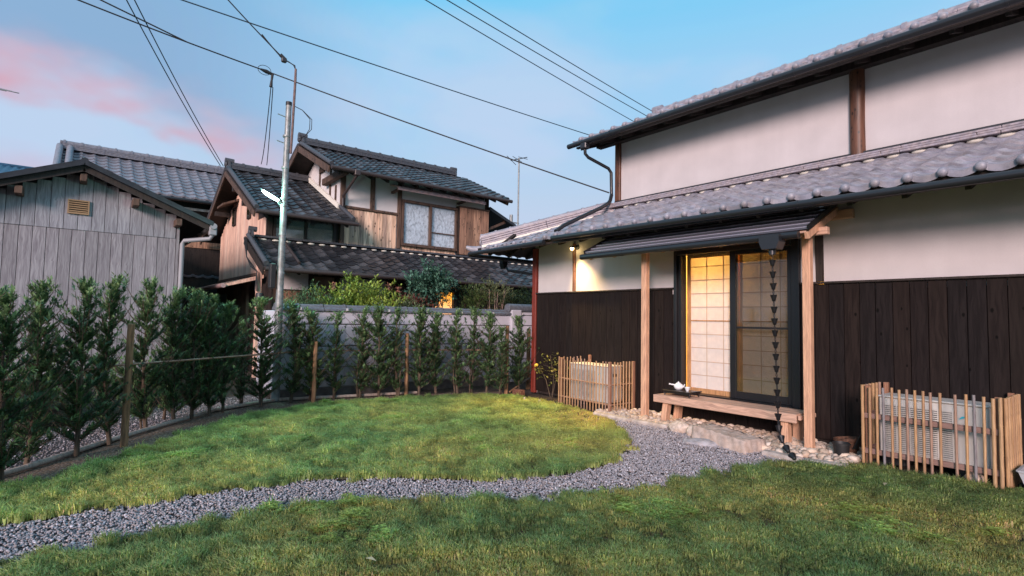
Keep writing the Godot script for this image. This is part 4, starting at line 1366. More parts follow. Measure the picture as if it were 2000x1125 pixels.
# ---------------------------------------------------------------- block wall, pole, wires, aerials
func block_wall() -> void:
	var W := thing("block_wall", "grey concrete panel wall with dark tile coping between the garden and the old house", "wall", Vector3(-9.06, 0, 1))
	var ys := [0.10, 0.46, 0.81, 1.17, 1.39]
	boxed("footing", M.footing, W, -9.13, -8.98, -0.1, 0.14, -2.4, 4.08, 0.01)
	for i in 4:
		var z := 4.05
		var first := true
		while z > -2.4:
			var len := 1.1 if first and i % 2 == 0 else 2.0
			first = false
			var z1 := maxf(z - len, -2.4)
			var mb := MB.new()
			mb.ab(-9.12 + 0.0, -9.0 + (0.008 if i % 2 == 0 else 0.0), ys[i] + 0.008 + (0.034 if i == 0 else 0.0), ys[i + 1] - 0.008, z1 + 0.002, z - 0.002, 0.008)
			obj("wall_panel", mb, M.block[rng.randi() % 3], W)
			z = z1
		# the short return at the left end
		boxed("wall_panel", M.block[i % 3], W, -10.1, -9.13, ys[i] + 0.006, ys[i + 1] - 0.006, 3.97, 4.06, 0.006)
	var z := 4.10
	var k := 0
	while z > -0.55:
		var mb := MB.new()
		mb.prism([Vector2(-0.11, -0.012), Vector2(0.11, -0.012), Vector2(0.105, 0.02), Vector2(0.05, 0.05), Vector2(-0.05, 0.05), Vector2(-0.105, 0.02)], Vector3(-9.06, 1.405, z), Vector3(1, 0, 0), Vector3(0, 1, 0), -0.375)
		var t := obj("coping_tile", mb, M.coping, W)
		mb = MB.new()
		mb.tube([Vector3(-9.06, 1.445, z - 0.004), Vector3(-9.06, 1.445, z - 0.37)], [0.055], 10)
		mb.tube([Vector3(-9.06, 1.447, z - 0.345), Vector3(-9.06, 1.447, z - 0.372)], [0.063], 10)
		obj("coping_roll", mb, M.coping, t)
		if k % 2 == 0:
			boxed("mortar_joint", M.mortar, t, -8.96, -8.949, 1.40, 1.44, z - 0.395, z - 0.36)
		z -= 0.385
		k += 1
	boxed("pillar", M.block[1], W, -9.16, -8.94, 0.0, 1.50, -0.86, -0.60, 0.01)
	boxed("wall_panel", M.block[0], W, -9.12, -9.0, 1.396, 1.49, -2.4, -0.87)
	boxed("wall_core", M.footing, W, -9.10, -9.03, 0.15, 1.38, -2.39, 4.04)
	z = -0.56
	while z > -2.4:
		var mb := MB.new()
		mb.tube([Vector3(-9.06, 1.53, z), Vector3(-9.06, 1.53, z - 0.36)], [0.10], 12)
		obj("coping_tile", mb, M.coping, W)
		z -= 0.37


func curve(a: Vector3, b: Vector3, sag: float, n := 14) -> Array:
	var out := []
	for i in n + 1:
		var t := float(i) / n
		out.append(a.lerp(b, t) - Vector3.UP * sag * 4.0 * t * (1.0 - t))
	return out


func pole_and_wires() -> void:
	var P := thing("street_lamp_pole", "slim galvanised steel pole with a lit street lamp at the wall corner", "street lamp", Vector3(-8.85, 0, 4.08))
	var mb := MB.new()
	mb.tube([Vector3(-8.85, 0, 4.08), Vector3(-8.85, 1.5, 4.08), Vector3(-8.85, 1.9, 4.08), Vector3(-8.85, 4.62, 4.06)], [0.062, 0.058, 0.05, 0.043], 14)
	obj("pole", mb, M.galv, P)
	tubed("pole_cap", M.plastic_black, P, [Vector3(-8.85, 4.615, 4.06), Vector3(-8.85, 4.67, 4.06)], [0.047], 14)
	for y in [1.95, 2.55, 3.0, 3.10, 3.6, 4.1]:
		tubed("band", M.galv, P, [Vector3(-8.85, y, 4.075), Vector3(-8.85, y + 0.03, 4.075)], [0.056], 14)
	for y in [4.0, 4.42]:
		tubed("step_bolt", M.galv, P, [Vector3(-8.85, y, 4.09), Vector3(-8.84, y + 0.02, 4.22)], [0.008], 6)
	mb = MB.new()
	mb.tube([Vector3(-8.82, 3.85, 4.01), Vector3(-8.82, 4.2, 4.00), Vector3(-8.82, 5.05, 3.985), Vector3(-8.82, 5.22, 3.985)], [0.018, 0.02, 0.02, 0.018], 10)
	obj("cable_mast", mb, M.rust_pipe, P)
	mb = MB.new()
	for e in [0.0, 0.02]:
		mb.tube([Vector3(-8.82, 5.20 - e, 3.985), Vector3(-8.82, 5.27, 4.02 - e), Vector3(-8.84, 5.31, 4.09 + e), Vector3(-8.85, 5.335, 4.16)], [0.008], 6)
	obj("cable_bend", mb, M.cable, P)
	mb = MB.new()
	mb.ab(-8.88, -8.82, 5.28, 5.36, 4.12, 4.2, 0.015)
	mb.tube([Vector3(-8.85, 5.33, 4.14), Vector3(-8.85, 5.39, 4.22)], [0.03], 8)
	obj("cable_clamp", mb, M.metal_dark, P)
	for e in [0.0, 0.03]:
		tubed("cable_loop", M.cable, P, [Vector3(-8.82, 4.62, 3.99), Vector3(-8.81, 4.58, 3.86), Vector3(-8.80, 4.46, 3.74 - e), Vector3(-8.80, 4.30, 3.74 - e), Vector3(-8.80, 4.18, 3.80), Vector3(-8.81, 4.11, 3.90 - e)], [0.006], 6)
	# the lamp itself
	barred("lamp_bracket", M.galv, P, Vector3(-8.85, 2.98, 4.08), Vector3(-8.84, 3.06, 4.16), 0.03, 0.03)
	mb = MB.new()
	var a := Vector3(-8.83, 3.08, 4.16)
	var b := Vector3(-8.83, 3.20, 4.40)
	var pts := []
	var rad := []
	for i in 11:
		var t := float(i) / 10
		pts.append(a.lerp(b, t))
		rad.append(0.008 + 0.026 * pow(sin(PI * clampf(t * 0.86 + 0.09, 0, 1)), 0.6))
	mb.tube(pts, rad, 12)
	var tube := obj("lamp_tube", mb, glow_mat(Color(0.85, 1.0, 0.97), 4.0), P)
	tube.set_meta("label", "glowing white tube of the street lamp")
	mb = MB.new()
	var ax := (b - a).normalized()
	var ux := ax.cross(Vector3.RIGHT).normalized()
	if ux.y < 0.0:
		ux = -ux
	var rows := []
	for i in 9:
		var t := float(i) / 8
		var row := PackedVector3Array()
		var rr := 0.036 * pow(sin(PI * clampf(t * 0.84 + 0.12, 0, 1)), 0.6) + 0.006
		for j in 9:
			var an := PI * j / 8
			row.append(a.lerp(b, t) - ax * 0.03 + ax * 0.06 * t + ux * (sin(an) * rr * 0.8 + 0.012) + Vector3.RIGHT * cos(an) * rr)
		rows.append(row)
	mb.sheet(rows, ux)
	obj("lamp_housing", mb, M.metal_dark, P)
	tubed("lamp_neck", M.galv, P, [Vector3(-8.85, 3.02, 4.10), a - ax * 0.05, a], [0.02, 0.022, 0.03], 10)
	var l := OmniLight3D.new()
	l.name = "street_lamp_light"
	l.light_color = Color(0.62, 1.0, 0.92)
	l.light_energy = 0.9
	l.light_size = 0.06
	l.omni_range = 30.0
	l.omni_attenuation = 2.0
	l.shadow_enabled = true
	l.position = a.lerp(b, 0.5)
	add_child(l)
	# service box on the pole
	boxed("service_box", M.plastic_black, P, -8.93, -8.80, 1.72, 2.1, 4.16, 4.24, 0.01)

	var wires := func(called, label, list, r, m):
		var w := MB.new()
		for pts2 in list:
			w.tube(pts2, [r], 6)
		var o := obj(called, w, m, self)
		o.set_meta("label", label)
		o.set_meta("category", "cable")
	var joint := Vector3(-12.0, 6.39, 3.55)
	wires.call("service_cable", "thick black cable sloping down to the white house's upper corner", [curve(joint, Vector3(-6.74, 3.68, -1.1), 0.03), curve(Vector3(-12.0, 7.0, 8.6), joint, 0.05), curve(Vector3(-12.0, 7.12, 7.6), Vector3(-12.0, 6.535, 5.1), 0.0, 6)], 0.013, M.cable)
	var J := thing("cable_joint", "black splice fitting with a small loop on the thick cable", "cable fitting", joint)
	mb = MB.new()
	mb.tube([joint + Vector3(0, 0.02, 0.22), joint + Vector3(0, 0.0, 0.1), joint + Vector3(0, -0.02, 0.0)], [0.02, 0.045, 0.03], 8)
	obj("splice", mb, M.cable, J)
	mb = MB.new()
	var loop := []
	for i in 15:
		var t := TAU * i / 14
		loop.append(joint + Vector3(0.0, 0.02 + 0.10 * sin(t), 0.14 + 0.13 * cos(t)))
	mb.tube(loop, [0.006], 5)
	obj("wire_loop", mb, M.cable, J)
	mb = MB.new()
	mb.tube([joint + Vector3(0, -0.02, -0.02), joint + Vector3(0, -0.15, -0.01), joint + Vector3(0, -0.30, 0.0)], [0.03, 0.022, 0.035], 8)
	obj("hanger", mb, M.cable, J)
	wires.call("drop_cable", "pair of thin twisted cables hanging from the splice to the wing's roof ridge", [curve(joint + Vector3(0, -0.3, 0.0), Vector3(-15.4, 5.30, 2.86), 0.28), curve(joint + Vector3(0, -0.3, -0.04), Vector3(-15.4, 5.30, 2.72), 0.22)], 0.009, M.cable)
	wires.call("pole_cable", "thin black cable running up from the top of the lamp pole", [curve(Vector3(-8.85, 5.335, 4.16), Vector3(-8.85, 6.75, 5.87), 0.04), curve(Vector3(-8.85, 5.32, 4.16), Vector3(-8.85, 5.62, 4.5), 0.01, 4)], 0.009, M.cable)
	wires.call("gable_cable", "pair of grey wires dropping to the wing's gable peak", [curve(Vector3(-8.0, 6.5, 7.0), Vector3(-15.5, 5.10, 3.81), 0.12), curve(Vector3(-8.0, 6.53, 6.88), Vector3(-15.5, 5.10, 3.74), 0.12)], 0.010, M.cable_blue)
	wires.call("long_wire", "single long wire crossing the sky to behind the white house's upper eave", [curve(Vector3(-12.2, 7.5, 9.0), Vector3(-12.5, 7.5, -9.0), 0.06, 20)], 0.013, M.cable_blue)
	var gap := 0
	for p in [[-10.2, 3.1, -12.7, -10.2], [-9.93, 2.85, -12.05, -10.3], [-9.62, 2.6, -11.7, -10.4]]:
		wires.call("power_line", ["lowest of three parallel blue power lines above the house", "middle of three parallel blue power lines above the house", "highest of three parallel blue power lines above the house"][gap], [curve(Vector3(p[0], 8.5, p[1]), Vector3(p[2], 8.5, p[3]), 0.05, 16)], 0.012, M.cable_blue)
		gap += 1
	# aerials and the far pole
	var A := thing("tv_aerial", "thin television aerial on a tall mast behind the old house", "aerial", Vector3(-16, 0, -6.45))
	tubed("mast", M.galv, A, [Vector3(-16, 3.0, -6.45), Vector3(-16, 7.45, -6.45)], [0.03], 8)
	tubed("boom", M.metal_dark, A, [Vector3(-16, 7.28, -6.05), Vector3(-16, 7.42, -6.45), Vector3(-16, 7.56, -6.85)], [0.018], 6)
	for k in 3:
		var c := Vector3(-16, 7.29 + k * 0.10, -6.08 - k * 0.28)
		tubed("element", M.metal_dark, A, [c + Vector3(-0.25, 0.22 - k * 0.06, 0.02), c + Vector3(0.25, -0.22 + k * 0.06, -0.02)], [0.012], 6)
	var F := thing("utility_pole", "short grey far-off utility pole between the two houses' roofs", "utility pole", Vector3(-30, 0, -17.2))
	tubed("pole", M.galv, F, [Vector3(-30, 0, -17.2), Vector3(-30, 8.62, -17.2)], [0.14, 0.12], 10)
	barred("crossarm", M.galv, F, Vector3(-30, 8.1, -17.0), Vector3(-30, 8.1, -17.9), 0.08, 0.08)
	for k in 2:
		tubed("wire", M.cable, F, [Vector3(-30, 8.05 - k * 0.75, -17.1), Vector3(-30, 7.9 - k * 0.9, -12.0)], [0.014], 5)
	var Y := thing("yagi_aerial", "grey rods of a television aerial at the left edge of the sky", "aerial", Vector3(-20, 0, 8.6))
	tubed("mast", M.galv, Y, [Vector3(-20, 4.4, 8.75), Vector3(-20, 7.5, 8.75)], [0.03], 8)
	barred("boom", M.metal_dark, Y, Vector3(-20.3, 7.40, 8.75), Vector3(-19.7, 7.22, 8.75), 0.03, 0.03)
	tubed("element", M.galv, Y, [Vector3(-20.2, 7.37, 9.2), Vector3(-20.2, 7.33, 8.18)], [0.014], 6)
	tubed("element", M.galv, Y, [Vector3(-20.0, 7.29, 9.3), Vector3(-20.0, 7.26, 8.02)], [0.014], 6)
	tubed("element", M.galv, Y, [Vector3(-19.8, 7.21, 9.2), Vector3(-19.8, 7.19, 8.26)], [0.014], 6)


# ---------------------------------------------------------------- ground, lawn, gravel
const PATH_UP := [[-4.6, 9.0], [-4.58, 6.84], [-4.60, 6.5], [-4.59, 5.96], [-4.54, 5.47], [-4.50, 5.10], [-4.30, 4.67], [-3.93, 4.19], [-3.57, 3.68], [-3.40, 3.13], [-3.44, 2.62], [-3.64, 2.12], [-3.90, 1.78], [-4.32, 1.42], [-4.80, 1.06]]
const PATH_LOW := [[-3.86, 9.0], [-3.86, 6.78], [-3.88, 6.47], [-3.94, 6.11], [-3.92, 5.7], [-3.88, 5.36], [-3.74, 4.91], [-3.48, 4.53], [-3.18, 4.20], [-2.93, 3.7], [-2.75, 3.14], [-2.66, 2.42], [-2.55, 1.83], [-2.40, 1.22]]


func poly(list: Array) -> PackedVector2Array:
	var p := PackedVector2Array()
	for q in list:
		p.append(Vector2(q[0], q[1]))
	return p


func flat_sheet(p: PackedVector2Array, y: float) -> MB:
	var b := MB.new()
	var idx := Geometry2D.triangulate_polygon(p)
	for k in range(0, idx.size(), 3):
		var q := []
		for e in 3:
			q.append(Vector3(p[idx[k + e]].x, y, p[idx[k + e]].y))
		b.tri(q[0], q[1], q[2], Vector3.UP, Vector3.UP, Vector3.UP)
	return b


func near_edge(p: Vector2, list: PackedVector2Array) -> float:
	var best := 9.0
	for i in list.size() - 1:
		best = minf(best, p.distance_to(Geometry2D.get_closest_point_to_segment(p, list[i], list[i + 1])))
	return best


func grass_tuft(sd: int, hgt: float, dry: float) -> ArrayMesh:
	var r := RandomNumberGenerator.new()
	r.seed = sd
	var b := MB.new()
	b.tinted = true
	for i in 13:
		var a := r.randf() * TAU
		var p := Vector3(cos(a), 0, sin(a)) * r.randf() * 0.032
		var lean := Vector3(cos(a + r.randf_range(-0.9, 0.9)), 0, sin(a + r.randf_range(-0.9, 0.9))) * r.randf_range(0.15, 0.9)
		var h := hgt * r.randf_range(0.55, 1.15)
		var wd := r.randf_range(0.0016, 0.0028)
		var side := lean.cross(Vector3.UP).normalized() * wd
		var m := p + Vector3.UP * h * 0.6 + lean * h * 0.28
		var t := p + Vector3.UP * h * 0.85 + lean * h * 0.85
		if r.randf() < dry:
			b.col = Color(0.62, 0.52, 0.29) * r.randf_range(0.7, 1.15)
		else:
			b.col = Color(0.44, 0.54, 0.16).lerp(Color(0.60, 0.635, 0.28), r.randf()) * r.randf_range(0.75, 1.2)
		var nn := (Vector3.UP * 0.9 + lean * 0.5).normalized()
		b.tri(p - side, p + side, m + side * 0.8, nn, nn, nn)
		b.tri(p - side, m + side * 0.8, m - side * 0.8, nn, nn, nn)
		b.tri(m - side * 0.8, m + side * 0.8, t, nn, nn, nn)
	return b.mesh()


func ground() -> void:
	var b := MB.new()
	b.ab(-300, 300, -0.5, -0.03, -300, 300)
	struct("ground", b, M.earth)
	var far := []
	far.append_array(PATH_UP)
	far.append_array([[-5.15, 0.78], [-6.3, 0.62], [-7.2, 0.62], [-7.5, 0.85], [-7.8, 1.2], [-8.0, 2.1], [-8.14, 2.9], [-8.15, 3.6], [-7.95, 4.2], [-7.65, 4.8], [-6.95, 5.55], [-6.25, 6.08], [-5.6, 6.65], [-5.1, 9.0]])
	var near := []
	near.append_array(PATH_LOW)
	near.append_array([[-2.1, 0.86], [-1.95, 0.66], [-1.0, 0.64], [2.2, 0.6], [2.2, 9.0]])
	var pf := poly(far)
	var pn := poly(near)
	struct("lawn_soil", flat_sheet(pf, 0.0), M.soil)
	struct("soil_strip", flat_sheet(poly([[-7.3, 0.5], [-7.2, 0.9], [-7.9, 2.5], [-7.7, 4.6], [-6.6, 5.7], [-5.0, 7.2], [-5.5, 7.3], [-6.86, 6.22], [-8.3, 5.0], [-8.8, 4.07], [-8.6, 2.9], [-8.43, 1.9], [-8.0, 0.4]]), -0.012), M.bank)
	struct("lawn_soil", flat_sheet(pn, 0.0), M.soil)
	var bed := []
	bed.append_array([[-5.3, 0.02], [-5.3, 1.3], [-4.6, 1.5], [-4.0, 2.2], [-3.9, 4.0], [-4.3, 4.6], [-4.8, 5.2], [-4.9, 9.0], [-3.5, 9.0], [-3.6, 5.0], [-2.7, 3.8], [-2.3, 1.3], [-1.9, 0.9], [-1.9, 0.02]])
	struct("gravel_path", flat_sheet(poly(bed), -0.012), M.gravel_bed)
	struct("gravel_strip", flat_sheet(poly([[-5.6, 7.4], [-6.4, 6.62], [-7.35, 5.95], [-8.35, 5.1], [-8.93, 4.1], [-9.9, 4.1], [-9.6, 5.2], [-8.4, 6.6], [-7.0, 7.8]]), -0.02), M.gravel_bed)
	# grass
	var clover := MB.new()
	clover.tinted = true
	rng.seed = 5
	for i in 16:
		var o := Vector3(rng.randf_range(-0.035, 0.035), rng.randf_range(0.016, 0.036), rng.randf_range(-0.035, 0.035))
		clover.col = Color(0.24, 0.36, 0.10) * rng.randf_range(0.7, 1.2)
		for k in 3:
			var a := k * TAU / 3 + i
			leaf(clover, o, Vector3(cos(a), 0.25, sin(a)).normalized(), Vector3.UP, 0.014, 0.012, 0.1)
	var kinds := [grass_tuft(1, 0.042, 0.06), grass_tuft(2, 0.036, 0.14), grass_tuft(3, 0.056, 0.05), grass_tuft(4, 0.034, 0.42), clover.mesh()]
	var patch := noise(31, 0.55, 4)
	var fine := noise(32, 2.2, 3)
	var clump := noise(33, 6.5, 2)
	rng.seed = 77
	var lines := poly(PATH_UP)
	var linel := poly(PATH_LOW)
	for which in 2:
		var p: PackedVector2Array = [pf, pn][which]
		var where := [[], [], [], [], []]
		var tint := [PackedColorArray(), PackedColorArray(), PackedColorArray(), PackedColorArray(), PackedColorArray()]
		var box := Rect2(p[0], Vector2.ZERO)
		for q in p:
			box = box.expand(q)
		var count := int(box.size.x * box.size.y * 2500)
		for i in count:
			var q := Vector2(rng.randf_range(box.position.x, box.end.x), rng.randf_range(box.position.y, box.end.y))
			var d := Vector2(q.x - CAM.x, q.y - CAM.z).length()
			if d < 2.4 and rng.randf() < 0.55:
				continue
			if q.y > 7.6 or q.x > 1.2:
				if rng.randf() < 0.7:
					continue
			var jit := q + Vector2(fine.get_noise_2d(q.x * 2.0, q.y * 2.0), fine.get_noise_2d(q.y * 2.0, q.x * 2.0 + 40.0)) * 0.16
			if not Geometry2D.is_point_in_polygon(jit, p):
				continue
			var e := near_edge(q, lines if which == 0 else linel)
			var n := patch.get_noise_2d(q.x, q.y)
			var n2 := fine.get_noise_2d(q.x, q.y)
			var n3 := clump.get_noise_2d(q.x, q.y)
			var bare := n * 0.7 + n2 * 0.5
			# worn spot where people step off towards the fence
			var worn := 1.0 - smoothstep(0.25, 0.75, q.distance_to(Vector2(-5.35, 1.05)))
			if rng.randf() < worn * 0.62 or (bare > 0.42 and rng.randf() < 0.55):
				continue
			var k := 0
			var dryness := bare + worn * 0.5 + rng.randf_range(-0.25, 0.25)
			if dryness > 0.48:
				k = 3
			elif dryness > 0.24:
				k = 1
			elif rng.randf() < 0.35 or e < 0.05:
				k = 2
			if patch.get_noise_2d(q.x * 1.7 + 30.0, q.y * 1.7) > 0.34 and rng.randf() < 0.2:
				k = 4
			var s := rng.randf_range(0.7, 1.15) * (1.0 + 0.10 * (1.0 - smoothstep(0.0, 0.22, e))) * (1.0 + 0.7 * n2 + 0.5 * n3)
			var y := 0.004
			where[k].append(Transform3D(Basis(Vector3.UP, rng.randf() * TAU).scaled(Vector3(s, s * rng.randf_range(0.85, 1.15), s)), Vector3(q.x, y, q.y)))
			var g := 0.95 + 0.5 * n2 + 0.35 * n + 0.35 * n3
			var lawn_light := Color(1.20, 1.19, 1.10) if which == 0 else Color(1.02, 0.97, 0.92)  # far lawn tinted lighter: lamp and sky light put into its colour
			tint[k].append(Color(g * (1.0 + 0.35 * n) * lawn_light.r, g * lawn_light.g, g * (1.0 - 0.1 * n) * lawn_light.b))
		var G := Node3D.new()
		G.name = ["far_lawn", "near_lawn"][which]
		G.set_meta("kind", "stuff")
		G.set_meta("label", ["green lawn between the hedge and the gravel path", "green lawn on the camera's side of the gravel path"][which])
		G.set_meta("category", "grass")
		add_child(G)
		for k in 5:
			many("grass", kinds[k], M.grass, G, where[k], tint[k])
	# gravel
	var chips := []
	for i in 4:
		b = MB.new()
		b.stone(Vector3.ZERO, Vector3(0.0074, 0.0044, 0.0058), 50 + i, 0.3, 0.0, 6, 4)
		chips.append(b.mesh())
	var gw := [[], [], [], []]
	var gt := [PackedColorArray(), PackedColorArray(), PackedColorArray(), PackedColorArray()]
	var strip := poly([[-5.7, 7.3], [-6.4, 6.62], [-7.35, 5.95], [-8.35, 5.1], [-8.93, 4.1], [-9.6, 4.2], [-9.3, 5.2], [-8.2, 6.5], [-7.0, 7.5]])
	var bedp := poly(bed)
	for i in 145000:
		var q := Vector2(rng.randf_range(-5.3, -1.9), rng.randf_range(0.72, 8.0)) if i < 125000 else Vector2(rng.randf_range(-9.6, -5.7), rng.randf_range(4.0, 7.4))
		if i < 125000:
			if not Geometry2D.is_point_in_polygon(q, bedp):
				continue
			var j := q + Vector2(fine.get_noise_2d(q.x * 3.0, q.y * 3.0), fine.get_noise_2d(q.y * 3.0, q.x * 3.0 + 9.0)) * 0.10
			if Geometry2D.is_point_in_polygon(j, pf) or Geometry2D.is_point_in_polygon(j, pn):
				if rng.randf() > 0.05:
					continue
			if q.y < 0.9 and q.x < -4.0 and rng.randf() < 0.5:
				continue
		elif not Geometry2D.is_point_in_polygon(q, strip):
			continue
		var k := i % 4
		var s := rng.randf_range(0.65, 1.5)
		var bs := Basis.from_euler(Vector3(rng.randf_range(-0.7, 0.7), rng.randf() * TAU, rng.randf_range(-0.7, 0.7))).scaled(Vector3(s, s, s))
		gw[k].append(Transform3D(bs, Vector3(q.x, rng.randf_range(-0.008, 0.008), q.y)))
		var v := rng.randf_range(0.20, 0.37) * (1.0 if i < 125000 else 0.7)
		if rng.randf() < 0.08:
			v = rng.randf_range(0.42, 0.62)
		gt[k].append(Color(v * 1.02, v * 0.97, v * 1.05) if rng.randf() < 0.8 else Color(v * 1.12, v * 0.95, v * 0.92))
	var Gr := Node3D.new()
	Gr.name = "gravel"
	Gr.set_meta("kind", "stuff")
	Gr.set_meta("label", "loose blue-grey gravel chips of the winding path")
	Gr.set_meta("category", "gravel")
	add_child(Gr)
	for k in 4:
		many("gravel", chips[k], M.gravel, Gr, gw[k], gt[k])
	# timber edging behind the hedge
	var Ed := thing("timber_edging", "weathered round timber edging poles lying along the foot of the hedge", "edging", Vector3(-7.4, 0, 5.78))
	var ep := [Vector3(-5.6, 0.02, 7.25), Vector3(-6.1, 0.02, 6.80), Vector3(-6.83, 0.02, 6.27), Vector3(-7.42, 0.02, 5.78), Vector3(-8.33, 0.02, 5.0), Vector3(-8.83, 0.02, 4.07), Vector3(-8.62, 0.02, 2.9), Vector3(-8.45, 0.02, 1.9)]
	for i in ep.size() - 1:
		tubed("pole", M.edging, Ed, [ep[i], ep[i + 1] + (ep[i + 1] - ep[i]).normalized() * 0.03], [0.026, 0.024], 8)
	# low soil bank and weeds beyond the gravel strip
	b = MB.new()
	for i in 14:
		var t := float(i) / 13
		b.stone(Vector3(lerpf(-7.0, -11.0, t), -0.02, lerpf(8.3, 5.0, t)), Vector3(0.7, 0.16 + 0.05 * (i % 3), 0.5), 400 + i, 0.2, i, 12, 6)
	struct("soil_bank", b, M.earth)


# ---------------------------------------------------------------- pebbles and stones at the foot of the house
func stones() -> void:
	rng.seed = 91
	var shapes := []
	for i in 7:
		var b := MB.new()
		b.stone(Vector3.ZERO, Vector3(0.05, 0.034, 0.041), 300 + i, 0.2, 0.0, 9, 6)
		shapes.append(b.mesh())
	var bed := struct("pebble_bed", flat_sheet(poly([[-5.45, 0.02], [-5.45, 0.80], [-4.0, 0.80], [-3.0, 0.98], [-2.05, 0.98], [-2.05, 0.02]]), -0.004), M.pebble[3])
	var n := 0
	var tries := 0
	var placed := []
	var rest := []
	var tints := PackedColorArray()
	while tries < 5200:
		tries += 1
		var x := rng.randf_range(-5.4, -2.08)
		var zmax := 0.72 if x < -4.0 else lerpf(0.72, 0.95, clampf((x + 4.0) / 1.2, 0, 1))
		var z := rng.randf_range(0.06, zmax)
		if x < -5.1 and z < 0.25:
			continue
		var s := rng.randf_range(0.55, 1.25) * (1.0 if z > 0.2 else 0.9)
		var ok := true
		for q in placed:
			if Vector2(q.x - x, q.y - z).length() < (q.z + s) * 0.031:
				ok = false
				break
		if not ok:
			continue
		placed.append(Vector3(x, z, s))
		var t := Transform3D(Basis.from_euler(Vector3(rng.randf_range(-0.3, 0.3), rng.randf() * TAU, rng.randf_range(-0.3, 0.3))).scaled(Vector3(s, s, s)), Vector3(x, 0.020 * s + rng.randf_range(0.0, 0.012), z))
		if n < 300 and z > 0.22:
			obj("pebble", shapes[rng.randi() % 7], M.pebble[rng.randi() % 5], bed, t)
			n += 1
		else:
			rest.append(t)
			var c: Color = M.pebble[rng.randi() % 5].albedo_color.srgb_to_linear()
			tints.append(c)
	many("pebbles", shapes[0], M.gravel, bed, rest, tints)
	# second layer on top, a few larger ones
	var b := MB.new()
	var curbs := struct("stone_curb", b_curb(Vector3(-5.30, 0.0, 0.80), Vector3(-4.66, 0.0, 0.80)), M.curb)
	for q in [[-4.64, 0.79, -4.12, 0.75], [-2.78, 1.05, -2.40, 1.08], [-2.38, 1.08, -2.02, 0.96]]:
		obj("curb_stone", b_curb(Vector3(q[0], 0, q[1]), Vector3(q[2], 0, q[3])), M.curb, curbs)
	var st := func(called, label, p, r, sd, m, turn, rough, group):
		var s := MB.new()
		s.stone(Vector3.ZERO, r, sd, rough, turn, 16, 10)
		var o := obj(called, s, m, self, Transform3D(Basis.IDENTITY, p))
		o.set_meta("label", label)
		o.set_meta("category", "stone")
		if group:
			o.set_meta("group", group)
	st.call("flat_stone", "flat grey stone set in the gravel in front of the step stone", Vector3(-3.40, 0.0, 1.16), Vector3(0.21, 0.055, 0.12), 71, M.grey_stone, 0.5, 0.1, "")
	st.call("boulder", "larger pale rounded stone left of the step stone", Vector3(-3.93, 0.04, 0.79), Vector3(0.14, 0.085, 0.10), 72, M.pebble[2], 0.2, 0.12, "")
	st.call("boulder", "smaller pale rounded stone touching the step stone's left end", Vector3(-3.70, 0.035, 0.87), Vector3(0.085, 0.08, 0.075), 73, M.pebble[2], 0.9, 0.12, "")
	st.call("loose_stone", "small pale squarish stone in the grass beside the black flowerpot", Vector3(-2.10, 0.02, 0.88), Vector3(0.045, 0.035, 0.035), 74, M.pebble[2], 0.4, 0.1, "")
	st.call("loose_stone", "pale round stone under the right end of the bamboo screen", Vector3(-1.22, 0.03, 0.52), Vector3(0.07, 0.06, 0.06), 75, M.pebble[0], 0.4, 0.12, "")
	# the step stone: a rough slab with a broken top edge
	var s := MB.new()
	var f := noise(9, 2.2, 4)
	var rows := []
	for i in 15:
		var row := PackedVector3Array()
		for j in 23:
			var u := float(i) / 14 * 2.0 - 1.0
			var w := float(j) / 22 * 2.0 - 1.0
			var ed := maxf(pow(absf(u), 5.0), pow(absf(w), 7.0))
			var y := 0.135 * (1.0 - smoothstep(0.55, 1.0, ed)) + 0.014 * f.get_noise_2d(u * 1.2, w * 1.6) - 0.03 * smoothstep(0.6, 1.0, ed) - 0.02 * w
			var edge := 1.0 + 0.07 * f.get_noise_2d(w * 1.3 + 5.0, u * 1.3)
			row.append(Vector3(w * 0.385 * edge, y, u * 0.185 * edge))
		rows.append(row)
	s.sheet(rows, Vector3.UP)
	var stp := obj("step_stone", s, M.step_stone, self, Transform3D(Basis(Vector3.UP, -0.22), Vector3(-3.22, 0.0, 0.96)))
	stp.set_meta("label", "long rough tan stepping slab below the bench")
	stp.set_meta("category", "stone")


func b_curb(a: Vector3, c: Vector3) -> MB:
	var b := MB.new()
	b.bar(a + Vector3(0, 0.0, 0), c + Vector3(0, 0.0, 0), 0.12, 0.09, 0.02)
	return b


# ---------------------------------------------------------------- plants
func leaf(b: MB, p: Vector3, d: Vector3, up: Vector3, len: float, wid: float, droop := 0.15) -> void:
	var side := d.cross(up)
	if side.length() < 0.01:
		side = d.cross(Vector3.RIGHT)
	side = side.normalized() * wid * 0.5
	var nn := side.cross(d).normalized()
	if nn.y < 0.0:
		nn = -nn
	var m := p + d * len * 0.5
	var t := p + d * len - nn * len * droop
	b.tri(p, m - side, m + side, nn, nn, nn)
	b.tri(m - side, t, m + side, nn, nn, nn)


